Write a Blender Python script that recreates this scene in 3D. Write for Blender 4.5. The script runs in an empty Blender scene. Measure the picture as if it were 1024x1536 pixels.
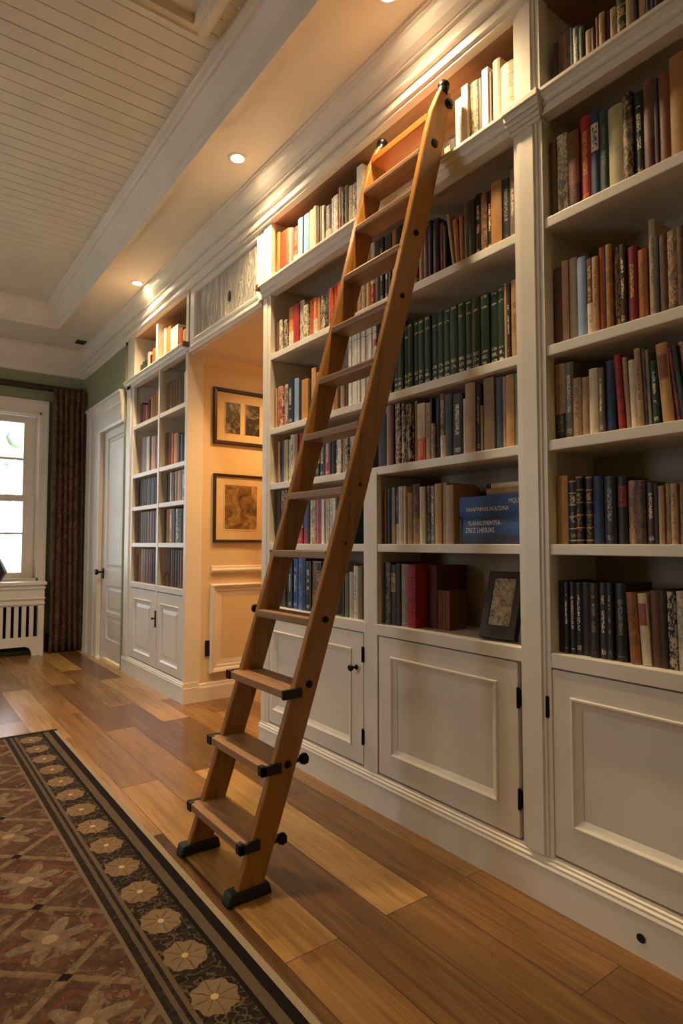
import bpy, bmesh, math, random
from mathutils import Vector, Matrix
random.seed(11)
sc = bpy.context.scene
C = sc.collection
R = math.radians

# ------------------------------------------------------------------ colours
def lin(h):
    h = h.lstrip('#')
    v = [int(h[i:i+2], 16)/255 for i in (0, 2, 4)]
    return tuple((c/12.92 if c <= .04045 else ((c+.055)/1.055)**2.4) for c in v) + (1.0,)

# ------------------------------------------------------------------ node helper
class Nodes:
    """Small expression builder over one material's node tree."""
    def __init__(s, name):
        s.m = bpy.data.materials.new(name); s.m.use_nodes = True
        s.t = s.m.node_tree; s.n = s.t.nodes; s.l = s.t.links
        s.b = s.n['Principled BSDF']
    def put(s, sock, v):
        if isinstance(v, (int, float)): sock.default_value = v
        elif isinstance(v, tuple): sock.default_value = v
        else: s.l.new(v, sock)
    def math(s, op, a, b=0.0, c=None):
        n = s.n.new('ShaderNodeMath'); n.operation = op
        s.put(n.inputs[0], a); s.put(n.inputs[1], b)
        if c is not None: s.put(n.inputs[2], c)
        return n.outputs[0]
    def add(s, a, b): return s.math('ADD', a, b)
    def sub(s, a, b): return s.math('SUBTRACT', a, b)
    def mul(s, a, b): return s.math('MULTIPLY', a, b)
    def abs(s, a): return s.math('ABSOLUTE', a)
    def lt(s, a, b): return s.math('LESS_THAN', a, b)
    def gt(s, a, b): return s.math('GREATER_THAN', a, b)
    def floor(s, a): return s.math('FLOOR', a)
    def fract(s, a): return s.math('FRACT', a)
    def mx(s, a, b): return s.math('MAXIMUM', a, b)
    def mn(s, a, b): return s.math('MINIMUM', a, b)
    def within(s, v, lo, hi): return s.mul(s.gt(v, lo), s.lt(v, hi))
    def coord(s, kind='Object'):
        n = s.n.new('ShaderNodeTexCoord'); return n.outputs[kind]
    def xyz(s, v):
        n = s.n.new('ShaderNodeSeparateXYZ'); s.put(n.inputs[0], v); return n.outputs
    def vec(s, x, y, z):
        n = s.n.new('ShaderNodeCombineXYZ')
        for i, v in enumerate((x, y, z)): s.put(n.inputs[i], v)
        return n.outputs[0]
    def scale(s, v, k):
        n = s.n.new('ShaderNodeMapping'); s.put(n.inputs['Vector'], v); n.inputs['Scale'].default_value = k
        return n.outputs[0]
    def noise(s, v, scale, detail=4, rough=.55, dist=0.):
        n = s.n.new('ShaderNodeTexNoise'); s.put(n.inputs['Vector'], v)
        n.inputs['Scale'].default_value = scale; n.inputs['Detail'].default_value = detail
        n.inputs['Roughness'].default_value = rough; n.inputs['Distortion'].default_value = dist
        return n.outputs[0]
    def white(s, v):
        n = s.n.new('ShaderNodeTexWhiteNoise'); n.noise_dimensions = '3D'; s.put(n.inputs['Vector'], v)
        return n.outputs['Value']
    def mix(s, f, a, b, mode='MIX'):
        n = s.n.new('ShaderNodeMix'); n.data_type = 'RGBA'; n.blend_type = mode
        s.put(n.inputs[0], f); s.put(n.inputs[6], a); s.put(n.inputs[7], b)
        return n.outputs[2]
    def ramp(s, f, stops, interp='LINEAR'):
        n = s.n.new('ShaderNodeValToRGB'); cr = n.color_ramp; cr.interpolation = interp
        while len(cr.elements) < len(stops): cr.elements.new(.5)
        for e, (p, c) in zip(cr.elements, stops): e.position = p; e.color = c
        s.put(n.inputs[0], f); return n.outputs[0]
    def remap(s, v, a, b, c, d):
        n = s.n.new('ShaderNodeMapRange'); s.put(n.inputs[0], v)
        for i, k in enumerate((a, b, c, d)): n.inputs[i+1].default_value = k
        return n.outputs[0]
    def rnd(s):
        return s.n.new('ShaderNodeObjectInfo').outputs['Random']
    def bump(s, h, strength, dist=.01):
        n = s.n.new('ShaderNodeBump'); n.inputs['Strength'].default_value = strength
        n.inputs['Distance'].default_value = dist; s.put(n.inputs['Height'], h)
        s.l.new(n.outputs[0], s.b.inputs['Normal'])
    def done(s, col=None, rough=None, metal=None, spec=None):
        if col is not None: s.put(s.b.inputs['Base Color'], col)
        if rough is not None: s.put(s.b.inputs['Roughness'], rough)
        if metal is not None: s.put(s.b.inputs['Metallic'], metal)
        if spec is not None: s.put(s.b.inputs['Specular IOR Level'], spec)
        return s.m

def paint(name, hexa, rough=.42, var=.06):
    k = Nodes(name); c = lin(hexa); o = k.coord()
    n = k.noise(o, 3.0, 5); n2 = k.noise(k.scale(o, (1, 1, .15)), 40, 3)
    d = tuple(x*(1-var*2) for x in c[:3]) + (1,)
    col = k.mix(k.remap(n, .3, .7, 0, 1), c, d)
    k.bump(n2, .06, .004)
    return k.done(col, rough)

def wood(name, light, dark, axis='z', rough=.4, scale=1.0, bump=.1):
    """Grain stretched along one object axis."""
    k = Nodes(name); o = k.coord()
    st = {'x': (1.2, 22, 22), 'y': (22, 1.2, 22), 'z': (22, 22, 1.2)}[axis]
    st = tuple(a*scale for a in st)
    off = k.n.new('ShaderNodeVectorMath'); off.operation = 'ADD'
    k.put(off.inputs[0], o); k.put(off.inputs[1], k.vec(k.mul(k.rnd(), 7.), k.mul(k.rnd(), 3.), 0.))
    v = k.scale(off.outputs[0], st)
    a = k.noise(v, 1.0, 6, .6, .6); b = k.noise(k.scale(v, (5, 5, 5)), 1.2, 3)
    f = k.add(k.mul(a, .75), k.mul(b, .25))
    col = k.ramp(f, [(.28, lin(dark)), (.5, lin(light)), (.72, tuple(min(1, x*1.25) for x in lin(light)[:3])+(1,))])
    k.bump(f, bump, .004)
    return k.done(col, rough)

def plain(name, hexa, rough=.5, metal=0., spec=None):
    k = Nodes(name); c = lin(hexa)
    n = k.noise(k.coord(), 25, 3)
    d = tuple(x*.8 for x in c[:3])+(1,)
    return k.done(k.mix(n, c, d), rough, metal, spec)

def emit(name, hexa, strength):
    k = Nodes(name); k.b.inputs['Emission Color'].default_value = lin(hexa)
    k.b.inputs['Emission Strength'].default_value = strength
    return k.done(lin(hexa), .5)

# ------------------------------------------------------------------ mesh helpers
def quad_box(bm, x0, x1, y0, y1, z0, z1, bev=0.0):
    x0, x1 = min(x0, x1), max(x0, x1); y0, y1 = min(y0, y1), max(y0, y1); z0, z1 = min(z0, z1), max(z0, z1)
    t = bmesh.new() if bev > 0 else bm
    vs = [t.verts.new((x, y, z)) for x in (x0, x1) for y in (y0, y1) for z in (z0, z1)]
    for f in ((0, 1, 3, 2), (4, 6, 7, 5), (0, 4, 5, 1), (2, 3, 7, 6), (0, 2, 6, 4), (1, 5, 7, 3)):
        t.faces.new([vs[i] for i in f])
    if bev > 0:
        bmesh.ops.bevel(t, geom=list(t.edges), offset=min(bev, .45*min(x1-x0, y1-y0, z1-z0)), segments=2, profile=.6, affect='EDGES')
        join(bm, t)
def join(bm, t, mat=None):
    me = bpy.data.meshes.new('tmp'); 
    if mat is not None: bmesh.ops.transform(t, matrix=mat, verts=t.verts)
    t.to_mesh(me); t.free(); bm.from_mesh(me); bpy.data.meshes.remove(me)
def sweep(bm, prof, a, b, axis='y', cap=True):
    """Closed 2-D profile swept along an axis: profile (x,z) for y, (y,z) for x, (x,y) for z."""
    def P(p, t):
        return {'y': (p[0], t, p[1]), 'x': (t, p[0], p[1]), 'z': (p[0], p[1], t)}[axis]
    A = [bm.verts.new(P(p, a)) for p in prof]; B = [bm.verts.new(P(p, b)) for p in prof]
    n = len(prof)
    for i in range(n):
        bm.faces.new((A[i], A[(i+1) % n], B[(i+1) % n], B[i]))
    if cap:
        bm.faces.new(A); bm.faces.new(B[::-1])
def loops(bm, rects, plane='x', cap=True, capstart=False):
    """Rectangles (a0,a1,b0,b1,d) joined one to the next: mitred mouldings, recessed panels."""
    L = []
    for a0, a1, b0, b1, d in rects:
        pts = [(a0, b0), (a1, b0), (a1, b1), (a0, b1)]
        L.append([bm.verts.new({'x': (d, p, q), 'y': (p, d, q), 'z': (p, q, d)}[plane]) for p, q in pts])
    for A, B in zip(L, L[1:]):
        for i in range(4): bm.faces.new((A[i], A[(i+1) % 4], B[(i+1) % 4], B[i]))
    if cap: bm.faces.new(L[-1])
    if capstart: bm.faces.new(L[0])
def inset(r, k, d): return (r[0]+k, r[1]-k, r[2]+k, r[3]-k, d)
def lathe(bm, prof, seg=20, mat=None):
    """(r,z) profile turned about z."""
    t = bmesh.new(); rings = []
    for r, z in prof:
        if r < 1e-6: rings.append([t.verts.new((0, 0, z))])
        else: rings.append([t.verts.new((r*math.cos(2*math.pi*i/seg), r*math.sin(2*math.pi*i/seg), z)) for i in range(seg)])
    for A, B in zip(rings, rings[1:]):
        for i in range(seg):
            j = (i+1) % seg
            if len(A) == 1 and len(B) == 1: continue
            if len(A) == 1: t.faces.new((A[0], B[i], B[j]))
            elif len(B) == 1: t.faces.new((A[i], A[j], B[0]))
            else: t.faces.new((A[i], A[j], B[j], B[i]))
    join(bm, t, mat)
def ball(bm, c, r, sx=1, sy=1, sz=1, seg=16):
    t = bmesh.new(); bmesh.ops.create_uvsphere(t, u_segments=seg, v_segments=seg//2+2, radius=r)
    join(bm, t, Matrix.Translation(c) @ Matrix.Diagonal((sx, sy, sz, 1)))
def along(axis, c):
    """Matrix that carries a z-lathe onto another axis at point c."""
    rot = {'x': Matrix.Rotation(R(90), 4, 'Y'), '-x': Matrix.Rotation(R(-90), 4, 'Y'), 'y': Matrix.Rotation(R(-90), 4, 'X'), '-y': Matrix.Rotation(R(90), 4, 'X'), 'z': Matrix.Identity(4), '-z': Matrix.Rotation(R(180), 4, 'X')}[axis]
    return Matrix.Translation(c) @ rot
def obj(name, bm, mat, parent=None, smooth=False, recalc=True):
    if recalc: bmesh.ops.recalc_face_normals(bm, faces=bm.faces)
    me = bpy.data.meshes.new(name); bm.to_mesh(me); bm.free()
    for m in (mat if isinstance(mat, list) else [mat]): me.materials.append(m)
    o = bpy.data.objects.new(name, me); C.objects.link(o)
    if smooth: shade(o)
    if parent: o.parent = parent; o.matrix_parent_inverse = Matrix.Translation(-Vector(parent.location)) if parent.rotation_euler[:] == (0, 0, 0) and parent.parent is None else Matrix.Identity(4)
    return o
def shade(o, ang=40):
    me = o.data; bm = bmesh.new(); bm.from_mesh(me)
    for f in bm.faces: f.smooth = True
    for e in bm.edges:
        if len(e.link_faces) == 2 and e.calc_face_angle(0) > R(ang): e.smooth = False
    bm.to_mesh(me); bm.free()
def thing(name, label, cat, loc=(0, 0, 0), group=None):
    o = bpy.data.objects.new(name, None); C.objects.link(o); o.location = loc
    o.empty_display_size = .1
    o['label'] = label; o['category'] = cat
    if group: o['group'] = group
    return o
def tag(o, label, cat, group=None):
    o['label'] = label; o['category'] = cat
    if group: o['group'] = group
    return o
def struct(name, bm, mat, **k):
    o = obj(name, bm, mat, **k); o['kind'] = 'structure'; return o
def box_obj(name, mat, b, parent=None, bev=.0, **k):
    bm = bmesh.new(); quad_box(bm, *b, bev); return obj(name, bm, mat, parent, **k)
# ------------------------------------------------------------------ materials
M = {}
M['cream'] = paint('cream_cabinet_paint', '#E6DED0')
M['trim'] = paint('cream_trim_paint', '#E4DACA', .45)
M['ceil'] = paint('ceiling_paint', '#E2D8C6', .6, .03)
M['bead'] = paint('beadboard_paint', '#DAD2BE', .55, .05)
M['green'] = paint('sage_green_wall', '#8E9170', .7, .05)
M['cream_wall'] = paint('cream_wall_paint', '#DDC79F', .6, .04)
M['shelfback'] = paint('bookcase_back_paint', '#A2917A', .55, .06)  # back panels darkened in colour to stand in for shade inside the shelves
M['black'] = plain('black_iron', '#17161a', .35, .6)
M['rubber'] = plain('black_rubber', '#121212', .6)
M['bracket'] = plain('dark_bronze', '#2c231c', .4, .5)
M['brass'] = plain('aged_brass', '#6e5c46', .45, .5)
M['stile'] = wood('ladder_oak', '#99692F', '#63421B', 'z', .34)
M['tread'] = wood('ladder_tread_wood', '#9A7450', '#5E432B', 'y', .42)
M['header'] = wood('ladder_header_wood', '#B0662C', '#7A3E16', 'y', .36)
M['soffit'] = wood('cornice_soffit_wood', '#A07A58', '#80593a', 'y', .5)
M['void'] = plain('dark_void', '#0b0a09', .9)  # near-black colour stands in for shade in holes and behind slats
M['frame'] = wood('dark_frame_wood', '#2a1a12', '#150c08', 'z', .3)
M['mat'] = plain('picture_mount_card', '#D9C49C', .8)
M['dark_cloth'] = plain('dark_lampshade', '#1b1c26', .5)

def floor_mat():
    k = Nodes('oak_floor_planks'); o = k.coord()
    s = k.xyz(o); v = k.vec(s[1], k.sub(s[0], -.005), 0.)
    br = k.n.new('ShaderNodeTexBrick'); k.put(br.inputs['Vector'], v)
    br.inputs['Scale'].default_value = 1.0; br.inputs['Brick Width'].default_value = 1.55; br.inputs['Row Height'].default_value = .19
    br.inputs['Mortar Size'].default_value = .0016; br.inputs['Mortar Smooth'].default_value = .3
    br.offset = .37; br.offset_frequency = 2
    br.inputs['Color1'].default_value = (0, 0, 0, 1); br.inputs['Color2'].default_value = (1, 1, 1, 1); br.inputs['Mortar'].default_value = (.5, .5, .5, 1)
    tone = k.xyz(br.outputs['Color'])[0]
    g = k.noise(k.vec(k.mul(s[0], 26.), k.add(k.mul(s[1], 1.5), k.mul(tone, 9.)), k.mul(tone, 5.)), 1.0, 7, .62, 1.2)
    g2 = k.noise(k.vec(k.mul(s[0], 5.), k.add(k.mul(s[1], .8), k.mul(tone, 5.)), 0.), 1.2, 3)
    f = k.add(k.add(k.mul(g, .40), k.mul(tone, .40)), k.mul(g2, .20))
    col = k.ramp(f, [(.28, lin('#49311B')), (.42, lin('#6F4D29')), (.56, lin('#8F693A')), (.72, lin('#B8925A'))])
    col = k.mix(br.outputs['Fac'], col, lin('#3a2412'))
    h = k.sub(k.mul(g, .25), br.outputs['Fac'])
    k.bump(h, .06, .003)
    return k.done(col, k.remap(g2, .3, .7, .20, .30))
M['floor'] = floor_mat()

def rug_mat():
    """Border of pale flower medallions on near-black, dusky red field with a diamond trellis."""
    k = Nodes('patterned_wool_rug'); o = k.coord(); s = k.xyz(o); x, y = s[0], s[1]
    n = k.noise(o, 60, 4, .7); nb = k.noise(o, 9, 4, .6); nf = k.noise(o, 220, 2)
    wob = k.mul(k.sub(k.noise(o, 22, 3), .5), .03)
    e = k.sub(.897, x)
    def band(a, b): return k.within(k.add(e, k.mul(wob, .12)), a, b)
    # field
    u = k.add(k.math('DIVIDE', k.sub(x, .423), .46), wob); v = k.add(k.math('DIVIDE', k.sub(y, 2.045), .4), wob)
    def fold(a): return k.abs(k.sub(k.fract(k.add(a, .5)), .5))
    fu, fv = fold(u), fold(v)
    d = k.abs(k.sub(k.add(fu, fv), .5))
    trel = k.lt(d, .04)
    def petals(cx, cy, npet, rr, amp):
        ang = k.math('ARCTAN2', cy, cx); rad = k.math('SQRT', k.add(k.mul(cx, cx), k.mul(cy, cy)))
        lim = k.add(rr, k.mul(k.math('COSINE', k.mul(ang, npet)), amp))
        return k.lt(rad, lim), rad, ang
    cu = k.sub(k.fract(k.add(u, .5)), .5); cv = k.sub(k.fract(k.add(v, .5)), .5)
    fl, fr, fa = petals(cu, cv, 6., .19, .075)
    fl2, _, _ = petals(cu, cv, 6., .11, .04)
    core = k.lt(fr, .05)
    dot = k.lt(k.add(fu, k.abs(k.sub(fv, .5))), .05)
    base = k.mix(k.remap(nb, .4, .62, 0, 1), lin('#4d382c'), lin('#634e3d'))
    base = k.mix(k.remap(n, .35, .65, 0, .6), base, lin('#3c241e'))
    tan = k.mix(n, lin('#705a45'), lin('#937d61')); grey = k.mix(n, lin('#77695a'), lin('#988a74'))
    ringd = k.within(k.add(fu, fv), .3, .36)
    c = k.mix(k.mul(ringd, .5), base, lin('#6d3d30'))
    wear = k.remap(k.noise(o, 30, 4, .75), .38, .6, .15, .9); c = k.mix(k.mul(trel, wear), c, tan); c = k.mix(k.mul(k.mul(fl, wear), .9), c, grey); c = k.mix(k.mul(k.gt(k.noise(o, 16, 3, .7, 1.), .58), .5), c, tan); c = k.mix(k.mul(fl2, .4), c, lin('#7d5846')); c = k.mix(k.mul(core, .5), c, lin('#b09a78')); c = k.mix(dot, c, lin('#17110f'))
    # main border
    dark = k.mix(k.remap(n, .42, .7, 0, 1), lin('#1d1814'), lin('#3a3028'))
    bx = k.add(k.math('DIVIDE', k.sub(x, .722), .56), k.mul(wob, .8)); by = k.math('DIVIDE', k.sub(k.fract(k.math('DIVIDE', k.sub(y, 1.437), .2)), .5), 3.1)
    b1, br, ba = petals(bx, by, 8., .108, .007)
    ve = k.lt(k.abs(k.math('SINE', k.mul(ba, 4.))), k.remap(br, 0, .1, .5, .12))
    bc = k.mix(k.mul(k.mul(ve, wear), .95), k.mix(k.remap(nb, .35, .65, 0, .5), tan, lin('#6b5239')), lin('#47352a')); bc = k.mix(k.lt(br, .018), bc, lin('#c0a47c'))
    scroll = k.lt(k.abs(k.sub(k.noise(o, 34, 1), .5)), .035)
    bg = k.mix(k.mul(scroll, .6), dark, lin('#6b5a40'))
    border = k.mix(b1, bg, bc)
    speck = k.mix(k.gt(k.white(k.scale(o, (160, 160, 160))), .55), dark, lin('#7d6d57'))
    c2 = k.mix(k.lt(e, .31), c, lin('#6f5f4b'))
    c2 = k.mix(k.lt(e, .298), c2, dark); c2 = k.mix(band(.262, .276), c2, speck); c2 = k.mix(band(.236, .25), c2, lin('#5f5140'))
    c2 = k.mix(k.lt(e, .236), c2, border)
    c2 = k.mix(k.lt(e, .102), c2, lin('#14110f')); c2 = k.mix(band(.056, .088), c2, speck)
    c2 = k.mix(k.lt(e, .024), c2, k.mix(n, lin('#8f7f6c'), lin('#aa9a84')))
    c2 = k.mix(k.gt(y, 4.25), c2, lin('#15110f')); c2 = k.mix(k.gt(y, 4.285), c2, lin('#80705e'))
    c2 = k.mix(k.mul(k.mul(nf, n), .75), c2, lin('#241a14'))
    k.bump(k.add(nf, n), .5, .004)
    return k.done(c2, .95, spec=.1)
M['rug'] = rug_mat()

def curtain_mat():
    k = Nodes('brown_damask_curtain'); o = k.coord()
    a = k.noise(o, 14, 5, .7, 1.5); b = k.noise(k.scale(o, (1, 1, .5)), 60, 2)
    f = k.add(k.mul(a, .7), k.mul(b, .3))
    return k.done(k.ramp(f, [(.36, lin('#38231a')), (.5, lin('#553628')), (.62, lin('#7d5945')), (.7, lin('#5f4c40'))]), .8)
M['curtain'] = curtain_mat()

def hammered_mat():
    """Rippled silvery glass of the over-door cupboard: relief only, one tint."""
    k = Nodes('rippled_obscure_glass'); o = k.coord()
    a = k.noise(k.scale(o, (1, 14, 3.2)), 1.6, 5, .62, 1.6); b = k.noise(k.scale(o, (1, 30, 12)), 1.0, 3, .6, .8)
    k.bump(k.add(a, k.mul(b, .35)), 1.0, .10)
    return k.done(k.mix(a, lin('#efe8da'), lin('#cfc6b6')), .16, .15)
M['ripple'] = hammered_mat()

def art_mat(name, cols, scale, dist):
    k = Nodes(name); o = k.coord(); a = k.noise(o, scale, 6, .68, dist)
    return k.done(k.ramp(a, [(.32, lin(cols[0])), (.5, lin(cols[1])), (.66, lin(cols[2]))]), .35)
M['art_sepia'] = art_mat('sepia_print', ('#3b2a17', '#7d6038', '#b59a68'), 7, 1.4)
M['art_dark'] = art_mat('dark_print', ('#120e0c', '#1e1814', '#8d8468'), 11, .8)
M['art_ink'] = art_mat('ink_and_colour_print', ('#161a1c', '#a8997c', '#d8cbae'), 46, .8)

def outside_mat():
    k = Nodes('garden_leaves'); a = k.noise(k.coord(), 6, 5, .7)
    return k.done(k.mix(a, lin('#93a08a'), lin('#b4bfae')), .8)  # green lightened to paint in the daylight overexposure
M['leaf'] = outside_mat()
def glass_mat():
    k = Nodes('window_glass'); m = k.m
    tr = k.n.new('ShaderNodeBsdfTransparent'); gl = k.n.new('ShaderNodeBsdfGlossy'); gl.inputs['Roughness'].default_value = .02
    fr = k.n.new('ShaderNodeFresnel'); fr.inputs['IOR'].default_value = 1.45
    mx = k.n.new('ShaderNodeMixShader'); k.l.new(fr.outputs[0], mx.inputs[0]); k.l.new(tr.outputs[0], mx.inputs[1]); k.l.new(gl.outputs[0], mx.inputs[2])
    k.l.new(mx.outputs[0], k.n['Material Output'].inputs['Surface']); k.n.remove(k.b)
    return m
M['glass'] = glass_mat()
def picture_glass():
    k = Nodes('picture_glazing'); return k.done(lin('#ffffff'), .05)

# ------------------------------------------------------------------ the room
FX = 1.805          # face of the fitted bookcases
WX = 2.13           # wall behind them
YW = 7.50           # window wall
XL, YB = -2.6, -1.7 # left wall, wall behind the camera
ZC, ZT = 3.42, 3.62 # lower ceiling, boarded ceiling in the tray
DX = 1.783           # door wall
def walls():
    bm = bmesh.new(); quad_box(bm, XL-.15, 3.5, YB-.15, YW+.2, -.12, 0); struct('floor', bm, M['floor'])
    # window wall with its opening
    wx0, wx1, wz0, wz1 = .16, 1.335, .785, 2.67
    bm = bmesh.new()
    quad_box(bm, XL-.15, wx0, YW, YW+.3, 0, 3.75); quad_box(bm, wx1, 3.5, YW, YW+.3, 0, 3.75)
    quad_box(bm, wx0, wx1, YW, YW+.3, 0, wz0); quad_box(bm, wx0, wx1, YW, YW+.3, wz1, 3.75)
    struct('wall_far', bm, M['green'])
    # left wall: two tall windows out of the frame, which give the daylight
    bm = bmesh.new(); ys = [(YB-.15, 3.75), (4.95, YW+.2)]
    for a, b in ys: quad_box(bm, XL-.15, XL, a, b, 0, 3.75)
    for a, b in ((3.75, 4.95),):
        quad_box(bm, XL-.15, XL, a, b, 0, .7); quad_box(bm, XL-.15, XL, a, b, 2.6, 3.75)
    struct('wall_left', bm, M['green'])
    bm = bmesh.new(); quad_box(bm, XL-.15, 3.5, YB-.15, YB, 0, 3.75); struct('wall_back', bm, M['green'])
    # wall behind the bookcases, open at the passage
    bm = bmesh.new()
    quad_box(bm, WX, WX+.15, YB, 3.24, 0, 3.75); quad_box(bm, WX, WX+.15, 4.46, 5.93, 0, 3.75); quad_box(bm, WX, WX+.15, 3.24, 4.46, 2.70, 3.75)
    struct('wall_right', bm, M['cream_wall'])
    # door wall, standing slightly proud of the far bookcase
    bm = bmesh.new()
    quad_box(bm, DX, DX+.2, 5.93, 5.945, 0, ZC); quad_box(bm, DX, DX+.2, 6.75, YW, 0, ZC); quad_box(bm, DX, DX+.2, 5.945, 6.75, 2.385, ZC)
    quad_box(bm, DX+.2, WX+.15, 5.93, 5.945, 0, ZC)
    struct('wall_door', bm, M['green'])
    # passage
    bm = bmesh.new()
    quad_box(bm, 1.915, 3.3, 4.425, 4.46, 0, 2.66)
    sweep(bm, [(4.425, 2.60), (4.41, 2.61), (4.40, 2.64), (4.39, 2.655), (4.425, 2.655)], 1.92, 3.3, 'x')
    struct('wall_passage', bm, M['cream_wall'])
    bm = bmesh.new(); quad_box(bm, WX+.15, 3.3, 3.20, 3.24, 0, 2.66); quad_box(bm, 3.3, 3.4, 3.20, 4.46, 0, 2.66); struct('wall_passage_end', bm, M['cream_wall'])
    bm = bmesh.new(); quad_box(bm, 1.83, 3.4, 3.245, 4.455, 2.655, 2.70); struct('ceiling_passage', bm, M['cream_wall'])
    # main ceiling: lower border, tray
    tx0, tx1, ty0, ty1 = -1.9, 1.33, -1.1, 6.70
    bm = bmesh.new()
    quad_box(bm, XL, tx0, YB, YW, ZC, ZC+.06); quad_box(bm, tx1, WX, YB, YW, ZC, ZC+.06)
    quad_box(bm, tx0, tx1, YB, ty0, ZC, ZC+.06); quad_box(bm, tx0, tx1, ty1, YW, ZC, ZC+.06)
    struct('ceiling', bm, M['ceil'])
    # crown of the tray: stepped cove rising inwards
    r = (tx0, tx1, ty0, ty1)
    L = [(-.03, ZC-.0), (-.03, ZC-.018), (.0, ZC-.018), (.008, ZC+.0), (.008, ZC+.03), (.022, ZC+.042), (.03, ZC+.07), (.05, ZC+.105), (.078, ZC+.135), (.085, ZC+.15), (.10, ZC+.152), (.108, ZC+.17), (.128, ZC+.178), (.13, ZT+.0)]
    bm = bmesh.new(); loops(bm, [inset(r, i, z) for i, z in L], 'z', cap=False)
    struct('trim_1', bm, M['trim'], recalc=False)
    # boarded ceiling: V-jointed boards across the room
    bm = bmesh.new(); p = [(ty0, ZT+.03)]; y = ty0; w = .1
    y = ty0
    while y < ty1-.001:
        p += [(y+.004, ZT), (y+w-.004, ZT), (y+w-.002, ZT+.008), (y+w+.0, ZT+.008)]; y += w
    p += [(ty1, ZT+.03)]
    A = [bm.verts.new((tx0, a, b)) for a, b in p]; B = [bm.verts.new((tx1, a, b)) for a, b in p]
    for i in range(len(p)-1): bm.faces.new((A[i], A[i+1], B[i+1], B[i]))
    quad_box(bm, tx0, tx1, ty0, ty1, ZT+.03, ZT+.05)
    struct('ceiling_boards', bm, M['bead'])
    # cornice over the bookcases and round the far end
    cr = [(FX+.02, ZC), (1.695, ZC), (1.695, ZC-.012), (1.706, ZC-.016), (1.706, ZC-.026), (1.714, ZC-.032), (1.722, ZC-.052), (1.738, ZC-.082), (1.758, ZC-.104), (1.764, ZC-.108), (1.764, ZC-.116), (1.778, ZC-.12),
          (1.778, ZC-.175), (1.765, ZC-.182), (1.762, ZC-.192), (1.768, ZC-.20), (1.782, ZC-.204), (1.782, ZC-.225), (1.772, ZC-.232), (1.772, ZC-.255), (1.784, ZC-.262), (1.784, ZC-.272), (FX+.02, ZC-.272)]
    bm = bmesh.new(); sweep(bm, cr, YB, 5.93, 'y'); struct('trim_2', bm, M['trim'])
    c2 = [(0, ZC), (.10, ZC), (.10, ZC-.015), (.09, ZC-.02), (.087, ZC-.04), (.075, ZC-.09), (.05, ZC-.15), (.03, ZC-.185), (.022, ZC-.195), (.022, ZC-.225), (.014, ZC-.23), (.014, ZC-.29), (0, ZC-.30)]
    bm = bmesh.new(); sweep(bm, [(FX+.02, ZC)]+[(min(a, DX-.002), b) for a, b in cr[1:-2]]+[(DX-.008, ZC-.285), (DX-.002, ZC-.30), (FX+.02, ZC-.30)], 5.93, YW, 'y'); struct('trim_3', bm, M['trim'])
    bm = bmesh.new(); sweep(bm, [(YW-a, b) for a, b in c2], XL, DX, 'x'); struct('trim_4', bm, M['trim'])
    bm = bmesh.new(); sweep(bm, [(XL+a, b) for a, b in c2], YB, YW, 'y'); struct('trim_5', bm, M['trim'])
    # skirtings
    sk = [(0, 0), (.018, 0), (.018, .10), (.012, .118), (.012, .128), (0, .135)]
    bm = bmesh.new(); sweep(bm, [(XL+a, b) for a, b in sk], YB, YW, 'y'); struct('baseboard_left', bm, M['trim'])
    bm = bmesh.new(); quad_box(bm, 1.42, DX, YW-.02, YW, 0, .2, .004); struct('baseboard_far', bm, plain('dark_skirting', '#1b1714', .5))
    bm = bmesh.new(); sweep(bm, [(4.425-a, b) for a, b in sk], 1.915, 3.3, 'x'); struct('baseboard_passage', bm, M['cream'])
    # passage panelling: rail, framed panel
    bm = bmesh.new()
    sweep(bm, [(4.425, .965), (4.405, .97), (4.398, .985), (4.398, .995), (4.41, 1.003), (4.413, 1.02), (4.425, 1.025)], 2.01, 3.3, 'x')
    r0 = (2.0, 2.62, .20, .885)
    loops(bm, [(*r0, 4.426), (*r0, 4.405), inset(r0, .012, 4.395), inset(r0, .03, 4.402), inset(r0, .04, 4.413), inset(r0, .055, 4.413), inset(r0, .062, 4.419), inset(r0, .10, 4.424)], 'y', cap=False)
    struct('trim_6', bm, M['cream'])
walls()

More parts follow.
